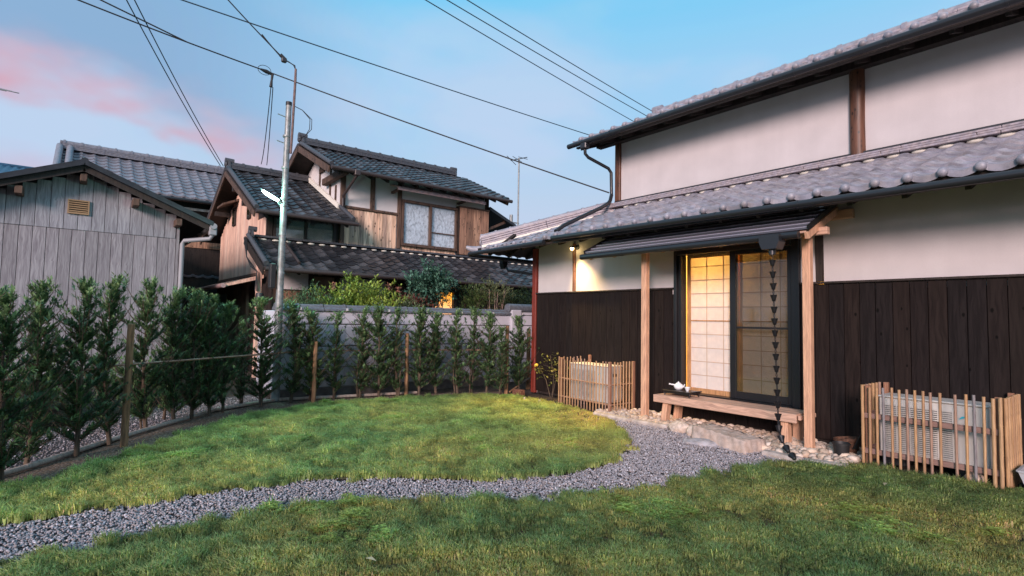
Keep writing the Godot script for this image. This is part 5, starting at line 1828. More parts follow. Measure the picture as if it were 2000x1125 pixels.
# a young clipped conifer: narrow, leafy almost to the ground, shoots pointing up and out
func hedge_plant(sd: int, h: float, spread: float, loose: float) -> Array:
	var r := RandomNumberGenerator.new()
	r.seed = sd
	var wood := MB.new()
	var fol := MB.new()
	fol.tinted = true
	var bend := Vector3(r.randf_range(-0.06, 0.06), 0, r.randf_range(-0.06, 0.06))
	var stem := func(t): return Vector3(0, h * t, 0) + bend * sin(t * 3.0) * h * 0.6
	var pts := []
	for i in 8:
		pts.append(stem.call(i / 7.5))
	wood.tube(pts, [0.021, 0.019, 0.017, 0.014, 0.011, 0.009, 0.006, 0.003], 7)
	if r.randf() < 0.4:
		wood.tube([Vector3(0.03, 0, 0.02), Vector3(0.05, h * 0.2, 0.03), Vector3(0.04, h * 0.5, -0.02)], [0.012, 0.010, 0.005], 6)
	var n := int(160 * h / 1.4)
	var gapf := noise(sd + 900, 2.6, 2)
	for i in n:
		var t := 0.055 + 0.965 * pow((i + r.randf()) / n, 1.05)
		var a := i * 2.399 + r.randf_range(-0.5, 0.5)
		var prof := spread * (0.62 + 0.55 * sin(PI * clampf(t * 0.80 + 0.18, 0, 1)) - 0.45 * smoothstep(0.62, 1.0, t))
		var gap := gapf.get_noise_2d(t * 1.9 + cos(a) * 0.35, sin(a) * 0.5)
		if gap < -0.06 and r.randf() < 0.9:
			continue
		prof *= 1.0 + 0.9 * gap
		var out := Vector3(cos(a), 0, sin(a))
		var rise := r.randf_range(0.45, 1.15) + 0.7 * smoothstep(0.7, 1.0, t)
		var dir := (out + Vector3.UP * rise).normalized()
		var bl := maxf(prof * r.randf_range(0.5, 1.3), 0.05)
		var p0: Vector3 = stem.call(minf(t, 1.0))
		var p1 := p0 + dir * bl * 0.6
		var p2 := p1 + (dir + Vector3.UP * 0.5).normalized() * bl * 0.5
		if bl > 0.09:
			wood.tube([p0, p1, p2], [0.005, 0.004, 0.002], 4, false)
		var shoots := 3 + int(bl / 0.06)
		for s in shoots:
			var q := p0.lerp(p1, 0.2 + 0.8 * s / float(shoots)) if s < shoots - 1 else p2
			if r.randf() < loose:
				continue
			var tipdir := (dir + Vector3(r.randf_range(-0.7, 0.7), r.randf_range(0.0, 0.9), r.randf_range(-0.7, 0.7))).normalized()
			var young := r.randf() < (0.16 + 0.55 * smoothstep(0.72, 1.0, t))
			var base := Color(0.046, 0.096, 0.044).lerp(Color(0.076, 0.145, 0.062), r.randf())
			if young:
				base = Color(0.23, 0.35, 0.15).lerp(Color(0.14, 0.25, 0.105), r.randf())
			var ll := r.randf_range(0.040, 0.064)
			for k in 11:
				var ph := k * 2.4 + s
				var x := tipdir.cross(Vector3.UP).normalized()
				var y := x.cross(tipdir)
				var ang := r.randf_range(0.45, 0.95) * (1.0 - 0.05 * k)
				var d := (tipdir * cos(ang) + (x * cos(ph) + y * sin(ph)) * sin(ang)).normalized()
				fol.col = base * r.randf_range(0.8, 1.2)
				leaf(fol, q + tipdir * (k * 0.005 - 0.012), d, Vector3.UP, ll * r.randf_range(0.8, 1.15), 0.0145)
	# leader shoots standing free at the top
	for i in r.randi_range(2, 4):
		var q: Vector3 = stem.call(1.0) + Vector3(r.randf_range(-0.09, 0.09), r.randf_range(-0.12, 0.0), r.randf_range(-0.09, 0.09))
		for k in 16:
			var ph := k * 2.4
			var d := Vector3(cos(ph), 1.1, sin(ph)).normalized()
			fol.col = Color(0.14, 0.22, 0.09) * r.randf_range(0.7, 1.1)
			leaf(fol, q + Vector3.UP * k * 0.008, d, Vector3.UP, 0.055, 0.013)
	return [wood.mesh(), fol.mesh()]


func hedge() -> void:
	var kinds := []
	for i in 9:
		kinds.append(hedge_plant(500 + i * 7, 1.4, [0.26, 0.21, 0.29, 0.19, 0.25, 0.23, 0.30, 0.20, 0.24][i], [0.05, 0.2, 0.02, 0.28, 0.1, 0.16, 0.04, 0.3, 0.12][i]))
	var list := [[-5.71, 6.92, 1.45, 0.04, 0.08, 2], [-6.14, 6.80, 1.54, 0.14, -0.04, 4], [-6.43, 6.47, 1.58, 0.10, 0.02, 0], [-6.79, 6.21, 1.64, 0.10, 0.03, 1], [-7.40, 5.86, 1.66, 0.11, 0.02, 2], [-7.73, 5.55, 1.60, 0.08, 0.05, 5], [-7.88, 5.34, 1.57, 0.07, 0.05, 6], [-7.99, 5.12, 1.53, 0.07, 0.06, 4], [-8.19, 4.93, 1.45, 0.12, -0.02, 8], [-8.36, 4.41, 1.52, 0.03, 0.10, 0],
		[-8.60, 3.93, 1.50, 0.03, 0.11, 1], [-8.57, 3.65, 1.40, 0.01, 0.11, 5], [-8.63, 3.25, 1.36, 0.13, -0.04, 7], [-8.53, 2.86, 1.44, 0.12, -0.01, 3], [-8.42, 2.58, 1.46, 0.02, 0.10, 6], [-8.32, 2.30, 1.44, 0.04, 0.08, 7], [-8.24, 1.94, 1.46, 0.08, 0.03, 1], [-8.31, 1.57, 1.38, 0.08, 0.03, 4], [-8.12, 1.25, 1.44, 0.03, 0.09, 3], [-8.05, 1.01, 1.48, 0.08, 0.03, 7], [-7.85, 0.82, 1.40, 0.11, -0.02, 8], [-7.63, 0.70, 1.16, 0.05, 0.04, 3], [-7.77, 0.16, 1.34, 0.03, 0.08, 0], [-5.25, 7.35, 1.5, 0, 0, 6], [-8.02, 5.62, 1.35, 0, 0, 1], [-8.62, 4.62, 1.2, 0, 0, 3]]
	var labels := ["young dark conifer cut by the left edge of the picture", "tall bushy conifer second from the left edge, before the grey shed", "slim dark conifer left of the first thick stake, before the shed", "open-topped conifer just behind the first thick stake by the shed", "tall pointed conifer right of the first thick stake, before the shed's middle", "dense conifer before the shed's right part with two tall shoots", "dark conifer overlapping the shed's downspout", "full conifer just right of the shed's downspout", "low-topped conifer before the pale wall of the old house's end", "slender tall conifer left of the lamp pole's foot",
		"loose conifer standing in front of the lamp pole", "leafy conifer left of the short stake in the middle of the wall", "small pointed conifer right of the short stake before the grey wall", "spindly conifer before the wall under the yellow-green bush", "dark full conifer before the wall right of the yellow-green bush", "open pale conifer left of the hedge's middle tall stake", "conifer right of the middle tall stake before the wall", "dark conifer under the blue-green tree over the wall", "thin conifer before the wall under the lit yellow window", "light-tipped conifer before the wall left of the pale-stemmed shrub", "conifer below the pale-stemmed shrub beside the end stake", "short conifer touching the left stake of the end frame", "lone conifer inside the end frame beside the white house's red post", "conifer beyond the left edge of the picture", "smaller conifer tucked behind the row before the shed", "low conifer tucked behind the row left of the lamp pole"]
	for i in list.size():
		var q: Array = list[i]
		var k: Array = kinds[q[5]]
		var t := thing("hedge_conifer", labels[i], "conifer", Vector3(q[0], 0, q[1]), "young conifers of the hedge row")
		var s: float = q[2] / 1.47
		var wide := 1.28 if i >= 9 and i < 23 else 1.0
		var bs := Basis(Vector3.UP, i * 1.3).scaled(Vector3(s * wide, s, s * wide))
		# lean as the tops do in the row
		bs = Basis(Vector3(1, 0, 0), Vector3(q[3] * 0.5 / q[2], 1, q[4] * 0.5 / q[2]), Vector3(0, 0, 1)) * bs
		var tr := Transform3D(bs, t.position)
		obj("trunk", k[0], M.trunk, t, tr)
		var f := obj("foliage", k[1], M.leaf, t, tr)
		f.set_meta("kind", "stuff")
	# stakes and rails
	var F := thing("hedge_support", "rail of bamboo poles tied to round wooden stakes along the hedge", "fence", Vector3(-8.3, 0, 3))
	for q in [[-6.67, 6.10, 1.20, -6.60, 6.10], [-8.44, 3.64, 0.92, -8.40, 3.65], [-8.35, 2.12, 1.04, -8.32, 2.15]]:
		tubed("stake", M.stake, F, [Vector3(q[0], -0.05, q[1]), Vector3(q[3], q[2], q[4])], [0.034, 0.031], 12)
	var rails := [[Vector3(-5.6, 0.74, 7.1), Vector3(-6.68, 0.76, 6.14)], [Vector3(-6.68, 0.77, 6.16), Vector3(-8.50, 0.75, 3.72)], [Vector3(-8.50, 0.76, 3.9), Vector3(-8.42, 0.74, 2.1)], [Vector3(-8.37, 0.75, 2.3), Vector3(-7.72, 0.75, 0.5)]]
	for q in rails:
		tubed("bamboo_rail", M.bamboo[2], F, [q[0] + Vector3(-0.2, 0, 0.10), q[1] + Vector3(-0.2, 0, 0.10)], [0.012], 8)
	var E := thing("end_frame", "two pale stakes joined by a bamboo bar at the hedge's house end", "fence", Vector3(-7.8, 0, 0.2))
	tubed("stake", M.stake, E, [Vector3(-7.67, -0.05, 0.52), Vector3(-7.63, 1.19, 0.55)], [0.036, 0.031], 12)
	tubed("stake", M.stake, E, [Vector3(-8.08, -0.05, -0.33), Vector3(-8.04, 1.13, -0.30)], [0.042, 0.038], 12)
	tubed("bamboo_rail", M.bamboo[1], E, [Vector3(-7.58, 0.79, 0.66), Vector3(-8.10, 0.79, -0.42)], [0.016], 8)
	tubed("bamboo_brace", M.bamboo[1], E, [Vector3(-7.62, 0.03, 0.48), Vector3(-7.98, 0.20, -0.28)], [0.015], 8)


# garden shrubs over the wall: a bundle of branching stems with leaves at their ends
func shrub(called: String, label: String, at: Vector3, crown: Vector3, rad: Vector3, leaves: int, size: Vector2, c0: Color, c1: Color, wood: Material, sd: int, lumps := 0.35, stems := 7) -> Node3D:
	var r := RandomNumberGenerator.new()
	r.seed = sd
	var T := thing(called, label, "shrub", at)
	var w := MB.new()
	for i in stems:
		var a := TAU * i / stems + r.randf_range(-0.3, 0.3)
		var e := crown + Vector3(cos(a) * rad.x * 0.6, r.randf_range(-0.2, 0.55) * rad.y, sin(a) * rad.z * 0.6)
		var base := at + Vector3(cos(a) * 0.05, 0, sin(a) * 0.05)
		var m := base.lerp(e, 0.5) + Vector3(r.randf_range(-0.06, 0.06), 0.06, r.randf_range(-0.06, 0.06))
		w.tube([base, m, e], [0.022, 0.016, 0.006], 6)
		for k in 3:
			var s := m.lerp(e, r.randf_range(0.1, 0.9))
			var d := Vector3(r.randf_range(-1, 1), r.randf_range(0.1, 1), r.randf_range(-1, 1)).normalized()
			w.tube([s, s + d * rad.y * 0.5], [0.008, 0.003], 4, false)
	obj("stems", w, wood, T)
	var b := MB.new()
	b.tinted = true
	var f := noise(sd, 1.0, 2)
	var made := 0
	var tries := 0
	while made < leaves and tries < leaves * 8:
		tries += 1
		var d := Vector3(r.randfn(), r.randfn(), r.randfn()).normalized()
		var rr := pow(r.randf(), 0.45)
		var lump := 1.0 + lumps * 1.6 * f.get_noise_3dv(d * 2.4 + crown)
		var p := crown + d * rad * rr * lump
		if f.get_noise_3dv(p * 5.0) < -0.16:
			continue
		made += 1
		# a sprig of leaves
		var dir := (d + Vector3(0, 0.6, 0) + Vector3(r.randf_range(-0.6, 0.6), r.randf_range(-0.2, 0.6), r.randf_range(-0.6, 0.6))).normalized()
		var c := c0.lerp(c1, r.randf())
		for k in 6:
			var ph := k * 2.4 + made
			var x := dir.cross(Vector3(0.1, 1, 0.2)).normalized()
			var y := x.cross(dir)
			var q := (dir * 0.7 + (x * cos(ph) + y * sin(ph)) * 0.75).normalized()
			b.col = c * r.randf_range(0.75, 1.25)
			leaf(b, p + dir * k * size.x * 0.18, q, Vector3.UP, size.x * r.randf_range(0.7, 1.2), size.y * r.randf_range(0.8, 1.2), 0.2)
	var fo := obj("foliage", b, M.leaf, T)
	fo.set_meta("kind", "stuff")
	return T


func shrubs() -> void:
	var X := -10.2
	shrub("blue_green_shrub", "low bluish-green feathery shrub left of the yellow-green bush", Vector3(X, 0, 3.15), Vector3(X, 1.36, 3.15), Vector3(0.5, 0.42, 0.52), 620, Vector2(0.085, 0.018), Color(0.06, 0.12, 0.06), Color(0.13, 0.20, 0.09), M.trunk, 11)
	var bush := shrub("yellow_green_bush", "big bright yellow-green bush with two reddish flower heads over the wall", Vector3(X, 0, 2.2), Vector3(X, 1.41, 2.2), Vector3(0.55, 0.52, 0.82), 1500, Vector2(0.095, 0.034), Color(0.17, 0.26, 0.04), Color(0.34, 0.40, 0.08), M.trunk, 12, 0.5)
	for q in [[2.83, 1.86], [1.72, 1.90], [1.52, 1.86]]:
		var mb := MB.new()
		mb.tinted = true
		var r := RandomNumberGenerator.new()
		r.seed = int(q[0] * 100)
		for i in 90:
			var d := Vector3(r.randfn(), r.randfn(), r.randfn()).normalized()
			mb.col = Color(0.36, 0.12, 0.09).lerp(Color(0.42, 0.22, 0.15), r.randf())
			leaf(mb, Vector3(X + 0.25, q[1], q[0]) + d * Vector3(0.09, 0.07, 0.10) * r.randf(), d, Vector3.UP, 0.035, 0.02)
		var o := obj("flower_head", mb, M.leaf, bush)
		o.set_meta("label", "dull red faded flower head")
	shrub("feathery_shrub", "grey-green upright shrub right of the yellow-green bush", Vector3(X + 0.5, 0, 1.45), Vector3(X + 0.5, 1.36, 1.45), Vector3(0.28, 0.36, 0.3), 420, Vector2(0.065, 0.016), Color(0.09, 0.13, 0.06), Color(0.16, 0.20, 0.10), M.trunk, 13)
	shrub("red_leaved_shrub", "dark red-leaved low shrub behind the wall's middle", Vector3(X - 0.2, 0, 1.15), Vector3(X + 0.1, 1.52, 1.12), Vector3(0.38, 0.22, 0.50), 800, Vector2(0.05, 0.022), Color(0.14, 0.05, 0.04), Color(0.28, 0.10, 0.08), M.trunk, 14)
	shrub("blue_green_tree", "tall blue-green leafy garden tree in front of the old house's eave", Vector3(X, 0, 0.45), Vector3(X, 1.98, 0.60), Vector3(0.38, 0.36, 0.46), 800, Vector2(0.085, 0.044), Color(0.05, 0.12, 0.085), Color(0.11, 0.23, 0.16), M.trunk, 15, 0.6, 5)
	shrub("blue_green_shrub", "dark blue-green lower branches beneath the tall garden tree", Vector3(X, 0, 0.30), Vector3(X, 1.58, 0.80), Vector3(0.28, 0.22, 0.24), 300, Vector2(0.08, 0.04), Color(0.03, 0.075, 0.055), Color(0.055, 0.12, 0.085), M.trunk, 16, 0.4, 4)
	shrub("arching_shrub", "dark green arching feathery shrub right of the yellow window", Vector3(X, 0, -0.35), Vector3(X, 1.66, -0.46), Vector3(0.28, 0.42, 0.30), 480, Vector2(0.07, 0.016), Color(0.05, 0.085, 0.025), Color(0.10, 0.15, 0.045), M.trunk, 17, 0.6)
	shrub("pale_stemmed_shrub", "shrub with pale bare branching stems and thin olive leaves", Vector3(X, 0, -0.95), Vector3(X, 1.84, -1.0), Vector3(0.42, 0.34, 0.58), 700, Vector2(0.055, 0.017), Color(0.10, 0.125, 0.05), Color(0.20, 0.21, 0.10), M.pale_trunk, 18, 0.5, 13)
	shrub("dark_shrub", "dark fine-leaved shrub beside the white house's corner", Vector3(X + 0.2, 0, -1.8), Vector3(X + 0.2, 1.58, -1.75), Vector3(0.45, 0.46, 0.55), 1100, Vector2(0.06, 0.016), Color(0.03, 0.055, 0.02), Color(0.06, 0.095, 0.03), M.trunk, 19)
	# weeds between hedge and shed
	shrub("weed_clump", "clump of broad green weeds behind the hedge at the left", Vector3(-8.3, 0, 7.1), Vector3(-8.3, 0.45, 7.1), Vector3(0.6, 0.42, 0.8), 320, Vector2(0.09, 0.035), Color(0.05, 0.11, 0.03), Color(0.11, 0.19, 0.05), M.trunk, 21)
	shrub("weed_clump", "clump of broad green weeds behind the hedge before the shed's corner", Vector3(-9.6, 0, 5.7), Vector3(-9.6, 0.38, 5.7), Vector3(0.5, 0.36, 0.7), 260, Vector2(0.08, 0.03), Color(0.05, 0.10, 0.03), Color(0.10, 0.17, 0.05), M.trunk, 22)
	# the rose by the left screen
	var R := thing("rose_bush", "straggly rose with one yellow flower beside the red corner post", "shrub", Vector3(-6.75, 0, 0.30))
	var w := MB.new()
	var canes := [[Vector3(-6.75, 0, 0.3), Vector3(-6.85, 0.3, 0.32), Vector3(-7.05, 0.52, 0.3)], [Vector3(-6.72, 0, 0.3), Vector3(-6.7, 0.35, 0.28), Vector3(-6.78, 0.72, 0.3)], [Vector3(-6.7, 0, 0.32), Vector3(-6.6, 0.3, 0.34), Vector3(-6.45, 0.58, 0.3)], [Vector3(-6.38, 0, 0.42), Vector3(-6.42, 0.28, 0.42), Vector3(-6.62, 0.52, 0.36), Vector3(-6.9, 0.55, 0.34)]]
	for q in canes:
		w.tube(q, [0.008, 0.006, 0.004, 0.003], 5)
	obj("canes", w, M.trunk, R)
	var b := MB.new()
	b.tinted = true
	var r := RandomNumberGenerator.new()
	r.seed = 5
	for i in 130:
		var q: Array = canes[i % 4]
		var t := r.randf_range(0.25, 1.0)
		var p: Vector3 = q[1].lerp(q[2], t) + Vector3(r.randf_range(-0.13, 0.13), r.randf_range(-0.10, 0.10), r.randf_range(-0.08, 0.12))
		b.col = Color(0.10, 0.13, 0.03).lerp(Color(0.22, 0.20, 0.05), r.randf())
		var d := Vector3(r.randf_range(-1, 1), r.randf_range(-0.4, 0.6), r.randf_range(-1, 1)).normalized()
		leaf(b, p, d, Vector3.UP, 0.055, 0.034)
		leaf(b, p, (d + Vector3(0.5, 0.2, 0.5)).normalized(), Vector3.UP, 0.05, 0.03)
	obj("leaves", b, M.leaf, R).set_meta("kind", "stuff")
	b = MB.new()
	b.stone(Vector3(-7.08, 0.53, 0.34), Vector3(0.035, 0.03, 0.035), 3, 0.3)
	obj("flower", b, M.petal, R)


# ---------------------------------------------------------------- things by the house
func bench() -> void:
	var B := thing("bench", "long pale cedar bench below the paper door", "bench", Vector3(-3.58, 0, 0.33))
	for k in 3:
		boxed("seat_board", M.cedar_x, B, -4.49, -2.68, 0.325, 0.36, 0.150 + k * 0.128, 0.272 + k * 0.128, 0.005)
	boxed("apron", M.cedar_x, B, -4.49, -2.67, 0.268, 0.361, 0.536, 0.566, 0.005)
	boxed("apron", M.cedar_x, B, -4.49, -2.67, 0.268, 0.324, 0.150, 0.178, 0.004)
	boxed("end_board", M.cedar_x, B, -2.668, -2.64, 0.30, 0.345, 0.15, 0.53, 0.004)
	for x in [-4.36, -2.80]:
		for z in [0.47, 0.20]:
			barred("leg", M.cedar, B, Vector3(x + (0.03 if x < -4.0 else -0.02), 0.32, z), Vector3(x, 0.0, z + 0.03), 0.095, 0.075, 0.004)
		boxed("cross_bar", M.cedar, B, x - 0.03, x + 0.03, 0.255, 0.32, 0.21, 0.46)
	var T := thing("tray_table", "low black lacquered tray table with curved feet on the bench's left end", "tray table", Vector3(-4.2, 0.36, 0.36))
	var mb := MB.new()
	var c := Vector3(-4.20, 0.0, 0.36)
	mb.ab(c.x - 0.215, c.x + 0.215, 0.418, 0.430, c.z - 0.125, c.z + 0.125, 0.004)
	mb.ab(c.x - 0.205, c.x + 0.205, 0.400, 0.417, c.z - 0.115, c.z + 0.115, 0.003)
	obj("tray_top", mb, M.lacquer, T)
	for sx in [-1.0, 1.0]:
		boxed("tray_rim", M.lacquer, T, c.x + sx * 0.212 - 0.006, c.x + sx * 0.212 + 0.006, 0.431, 0.437, c.z - 0.125, c.z + 0.125)
		for sz in [-1.0, 1.0]:
			tubed("foot", M.lacquer, T, [Vector3(c.x + sx * 0.185, 0.405, c.z + sz * 0.10), Vector3(c.x + sx * 0.192, 0.385, c.z + sz * 0.105), Vector3(c.x + sx * 0.178, 0.372, c.z + sz * 0.098), Vector3(c.x + sx * 0.19, 0.361, c.z + sz * 0.106)], [0.013, 0.012, 0.008, 0.010], 6)
	for sz in [-1.0, 1.0]:
		mb = MB.new()
		mb.prism([Vector2(-0.18, 0.40), Vector2(-0.18, 0.382), Vector2(-0.09, 0.393), Vector2(0.0, 0.386), Vector2(0.09, 0.393), Vector2(0.18, 0.382), Vector2(0.18, 0.40)], Vector3(c.x, 0, c.z + sz * 0.108 - 0.003), Vector3.RIGHT, Vector3.UP, 0.006)
		obj("apron", mb, M.lacquer, T)
	var P := thing("teapot", "small round white china teapot on the black tray table", "teapot", Vector3(-4.26, 0.431, 0.34))
	mb = MB.new()
	mb.lathe([Vector2(0.0, 0.0), Vector2(0.035, 0.0), Vector2(0.052, 0.02), Vector2(0.060, 0.042), Vector2(0.054, 0.065), Vector2(0.034, 0.08), Vector2(0.028, 0.082)], 20, Transform3D(Basis.IDENTITY, P.position))
	obj("body", mb, M.china, P)
	mb = MB.new()
	mb.lathe([Vector2(0.031, 0.082), Vector2(0.024, 0.091), Vector2(0.008, 0.095), Vector2(0.010, 0.103), Vector2(0.0, 0.109)], 16, Transform3D(Basis.IDENTITY, P.position))
	obj("lid", mb, M.china, P)
	tubed("spout", M.china, P, [P.position + Vector3(0.05, 0.035, 0.0), P.position + Vector3(0.08, 0.05, 0.0), P.position + Vector3(0.095, 0.078, 0.0)], [0.016, 0.011, 0.007], 10)
	tubed("handle", M.china, P, [P.position + Vector3(-0.045, 0.06, 0.02), P.position + Vector3(-0.075, 0.065, 0.05), P.position + Vector3(-0.09, 0.072, 0.075)], [0.010, 0.009, 0.011], 8)
	var C := thing("teacup", "white china teacup beside the teapot", "cup", Vector3(-4.10, 0.431, 0.38))
	mb = MB.new()
	mb.lathe([Vector2(0.0, 0.002), Vector2(0.017, 0.0), Vector2(0.018, 0.008), Vector2(0.028, 0.024), Vector2(0.036, 0.052), Vector2(0.0335, 0.052), Vector2(0.025, 0.026), Vector2(0.012, 0.012), Vector2(0.0, 0.011)], 18, Transform3D(Basis.IDENTITY, C.position))
	obj("cup", mb, M.china, C)


func ac_unit(label: String, x0: float, x1: float, y0: float, y1: float, z0: float, z1: float) -> void:
	var A := thing("air_conditioner", label, "air conditioner", Vector3((x0 + x1) / 2, 0, (z0 + z1) / 2))
	boxed("casing", M.ac_white, A, x0, x1, y0, y1 - 0.02, z0, z1, 0.012)
	boxed("top_cover", M.ac_white, A, x0 - 0.006, x1 + 0.006, y1 - 0.019, y1, z0 - 0.006, z1 + 0.01, 0.008)
	var gx0 := x0 + 0.045
	var gx1 := x0 + (x1 - x0) * 0.70
	var gy0 := y0 + 0.05
	var gy1 := y1 - 0.085
	boxed("grille_back", M.ac_grey, A, gx0, gx1, gy0, gy1, z1 + 0.001, z1 + 0.004)
	var mb := MB.new()
	var cx := (gx0 + gx1) / 2 + 0.04
	var cy := (gy0 + gy1) / 2
	mb.lathe([Vector2(0.06, 0.0), Vector2(0.19, 0.0), Vector2(0.19, 0.004), Vector2(0.06, 0.004)], 28, Transform3D(Basis(Vector3.RIGHT, Vector3.BACK, Vector3.DOWN), Vector3(cx, cy, z1 + 0.004)))
	obj("fan_opening", mb, M.ac_dark, A)
	var n := 24
	for i in n:
		var y := lerpf(gy0, gy1, float(i) / (n - 1))
		boxed("grille_bar", M.ac_white, A, gx0, gx1, y - 0.0052, y + 0.0052, z1 + 0.012, z1 + 0.02)
	for i in 6:
		var x := lerpf(gx0, gx1, float(i) / 5)
		boxed("grille_post", M.ac_white, A, x - 0.004, x + 0.004, gy0 - 0.006, gy1 + 0.006, z1 + 0.005, z1 + 0.022)
	mb = MB.new()
	mb.prism([Vector2(0, 0), Vector2(0.05, 0.022), Vector2(0.05, 0.03), Vector2(0.022, 0.03), Vector2(0.012, 0.018)], Vector3(gx1 + 0.04, gy1 - 0.06, z1 + 0.002), Vector3.RIGHT, Vector3.UP, 0.003)
	obj("badge", mb, M.ac_logo, A)
	boxed("side_handle", M.ac_dark, A, x1 + 0.001, x1 + 0.006, y1 - 0.16, y1 - 0.12, (z0 + z1) / 2 - 0.03, (z0 + z1) / 2 + 0.05)
	boxed("pipe_cover", M.ac_white, A, x1 + 0.0, x1 + 0.035, y0 + 0.04, y0 + 0.24, z0 + 0.03, z0 + 0.16, 0.01)
	for x in [x0 + 0.12, x1 - 0.12]:
		boxed("foot", M.ac_dark, A, x - 0.09, x + 0.09, 0.0, y0 - 0.002, z0 - 0.02, z1 + 0.02, 0.01)


func bamboo_stake(p: Node, x: float, z: float, y0: float, y1: float, r: float, m: Material) -> void:
	var mb := MB.new()
	var pts := []
	var rad := []
	var y := y0
	var first := rng.randf_range(0.08, 0.3)
	var lean := Vector3(rng.randf_range(-0.004, 0.004), 0, rng.randf_range(-0.003, 0.003))
	while y < y1:
		pts.append(Vector3(x, y, z) + lean * (y - y0))
		rad.append(r)
		y += first
		if y < y1 - 0.02:
			for e in [[-0.004, 1.0], [0.0, 1.22], [0.004, 1.0]]:
				pts.append(Vector3(x, y + e[0], z) + lean * (y - y0))
				rad.append(r * e[1])
			y += 0.001
		first = rng.randf_range(0.18, 0.3)
	pts.append(Vector3(x, y1, z) + lean * (y1 - y0))
	rad.append(r)
	mb.tube(pts, rad, 8)
	obj("bamboo_slat", mb, m, p)


func ac_screens() -> void:
	rng.seed = 123
	ac_unit("white outdoor air conditioner behind the bamboo screen at the right", -1.955, -1.135, 0.095, 0.645, 0.12, 0.42)
	ac_unit("white outdoor air conditioner behind the smaller bamboo screen by the rose", -6.19, -5.42, 0.10, 0.645, 0.08, 0.40)
	var F := thing("bamboo_screen", "three-sided bamboo slat screen round the right-hand air conditioner", "screen", Vector3(-1.53, 0, 0.6))
	var xs := [-2.03, -1.97, -1.91, -1.855, -1.79, -1.73, -1.67, -1.61, -1.55, -1.495, -1.43, -1.32, -1.25, -1.195, -1.135, -1.075, -1.03]
	for i in xs.size():
		var grey: bool = i in [3, 13]
		bamboo_stake(F, xs[i], 0.61, 0.01, 0.735 + rng.randf_range(-0.012, 0.012), 0.0115 if i > 0 and i < 15 else 0.014, M.bamboo_grey if grey else M.bamboo[rng.randi() % 4])
	for y in [0.125, 0.455]:
		boxed("rail", M.fence_rail, F, -2.03, -1.02, y - 0.025, y + 0.025, 0.568, 0.594, 0.004)
		boxed("side_rail", M.fence_rail, F, -2.035, -2.01, y - 0.025, y + 0.025, 0.05, 0.567, 0.004)
		boxed("side_rail", M.fence_rail, F, -1.035, -1.01, y - 0.025, y + 0.025, 0.03, 0.567, 0.004)
	for q in [[-2.0, 0.55], [-2.0, 0.06], [-1.05, 0.55], [-1.05, 0.05]]:
		boxed("post", M.fence_wood, F, q[0] - 0.022, q[0] + 0.022, 0.0, 0.74, q[1] - 0.022, q[1] + 0.022, 0.004)
	for i in 7:
		bamboo_stake(F, -0.998, 0.58 - i * 0.082, 0.0, 0.74, 0.016, M.bamboo[[0, 3, 0, 1, 3, 0, 3][i]])
		if i < 6:
			bamboo_stake(F, -2.047, 0.53 - i * 0.085, 0.0, 0.74, 0.014, M.bamboo[rng.randi() % 4])
	var L := thing("bamboo_screen", "thin bamboo slat screen round the left-hand air conditioner by the rose", "screen", Vector3(-5.75, 0, 0.57))
	var x := -6.27
	while x < -5.23:
		bamboo_stake(L, x, 0.575 + rng.randf_range(-0.004, 0.004), 0.0, 0.722 + rng.randf_range(-0.03, 0.018), 0.0095, M.bamboo[rng.randi() % 4])
		x += 0.0605
	for i in 7:
		bamboo_stake(L, -5.205, 0.50 - i * 0.065, 0.0, 0.72 + rng.randf_range(-0.01, 0.01), 0.012, M.bamboo[[0, 3][i % 2]])
		bamboo_stake(L, -6.285, 0.53 - i * 0.075, 0.0, 0.73 + rng.randf_range(-0.01, 0.01), 0.011, M.bamboo[rng.randi() % 4])
	for y in [0.12, 0.40]:
		tubed("rail", M.bamboo[2], L, [Vector3(-6.29, y + 0.01, 0.555), Vector3(-5.22, y - 0.005, 0.555)], [0.011], 8)
		tubed("rail", M.bamboo[2], L, [Vector3(-5.222, y, 0.56), Vector3(-5.222, y, 0.05)], [0.010], 8)
	for q in [[-6.26, 0.53, 0.72], [-5.25, 0.55, 0.725], [-6.1, 0.06, 0.76], [-5.225, 0.06, 0.72]]:
		boxed("post", M.fence_wood, L, q[0] - 0.022, q[0] + 0.022, 0.0, q[2], q[1] - 0.02, q[1] + 0.02, 0.004)


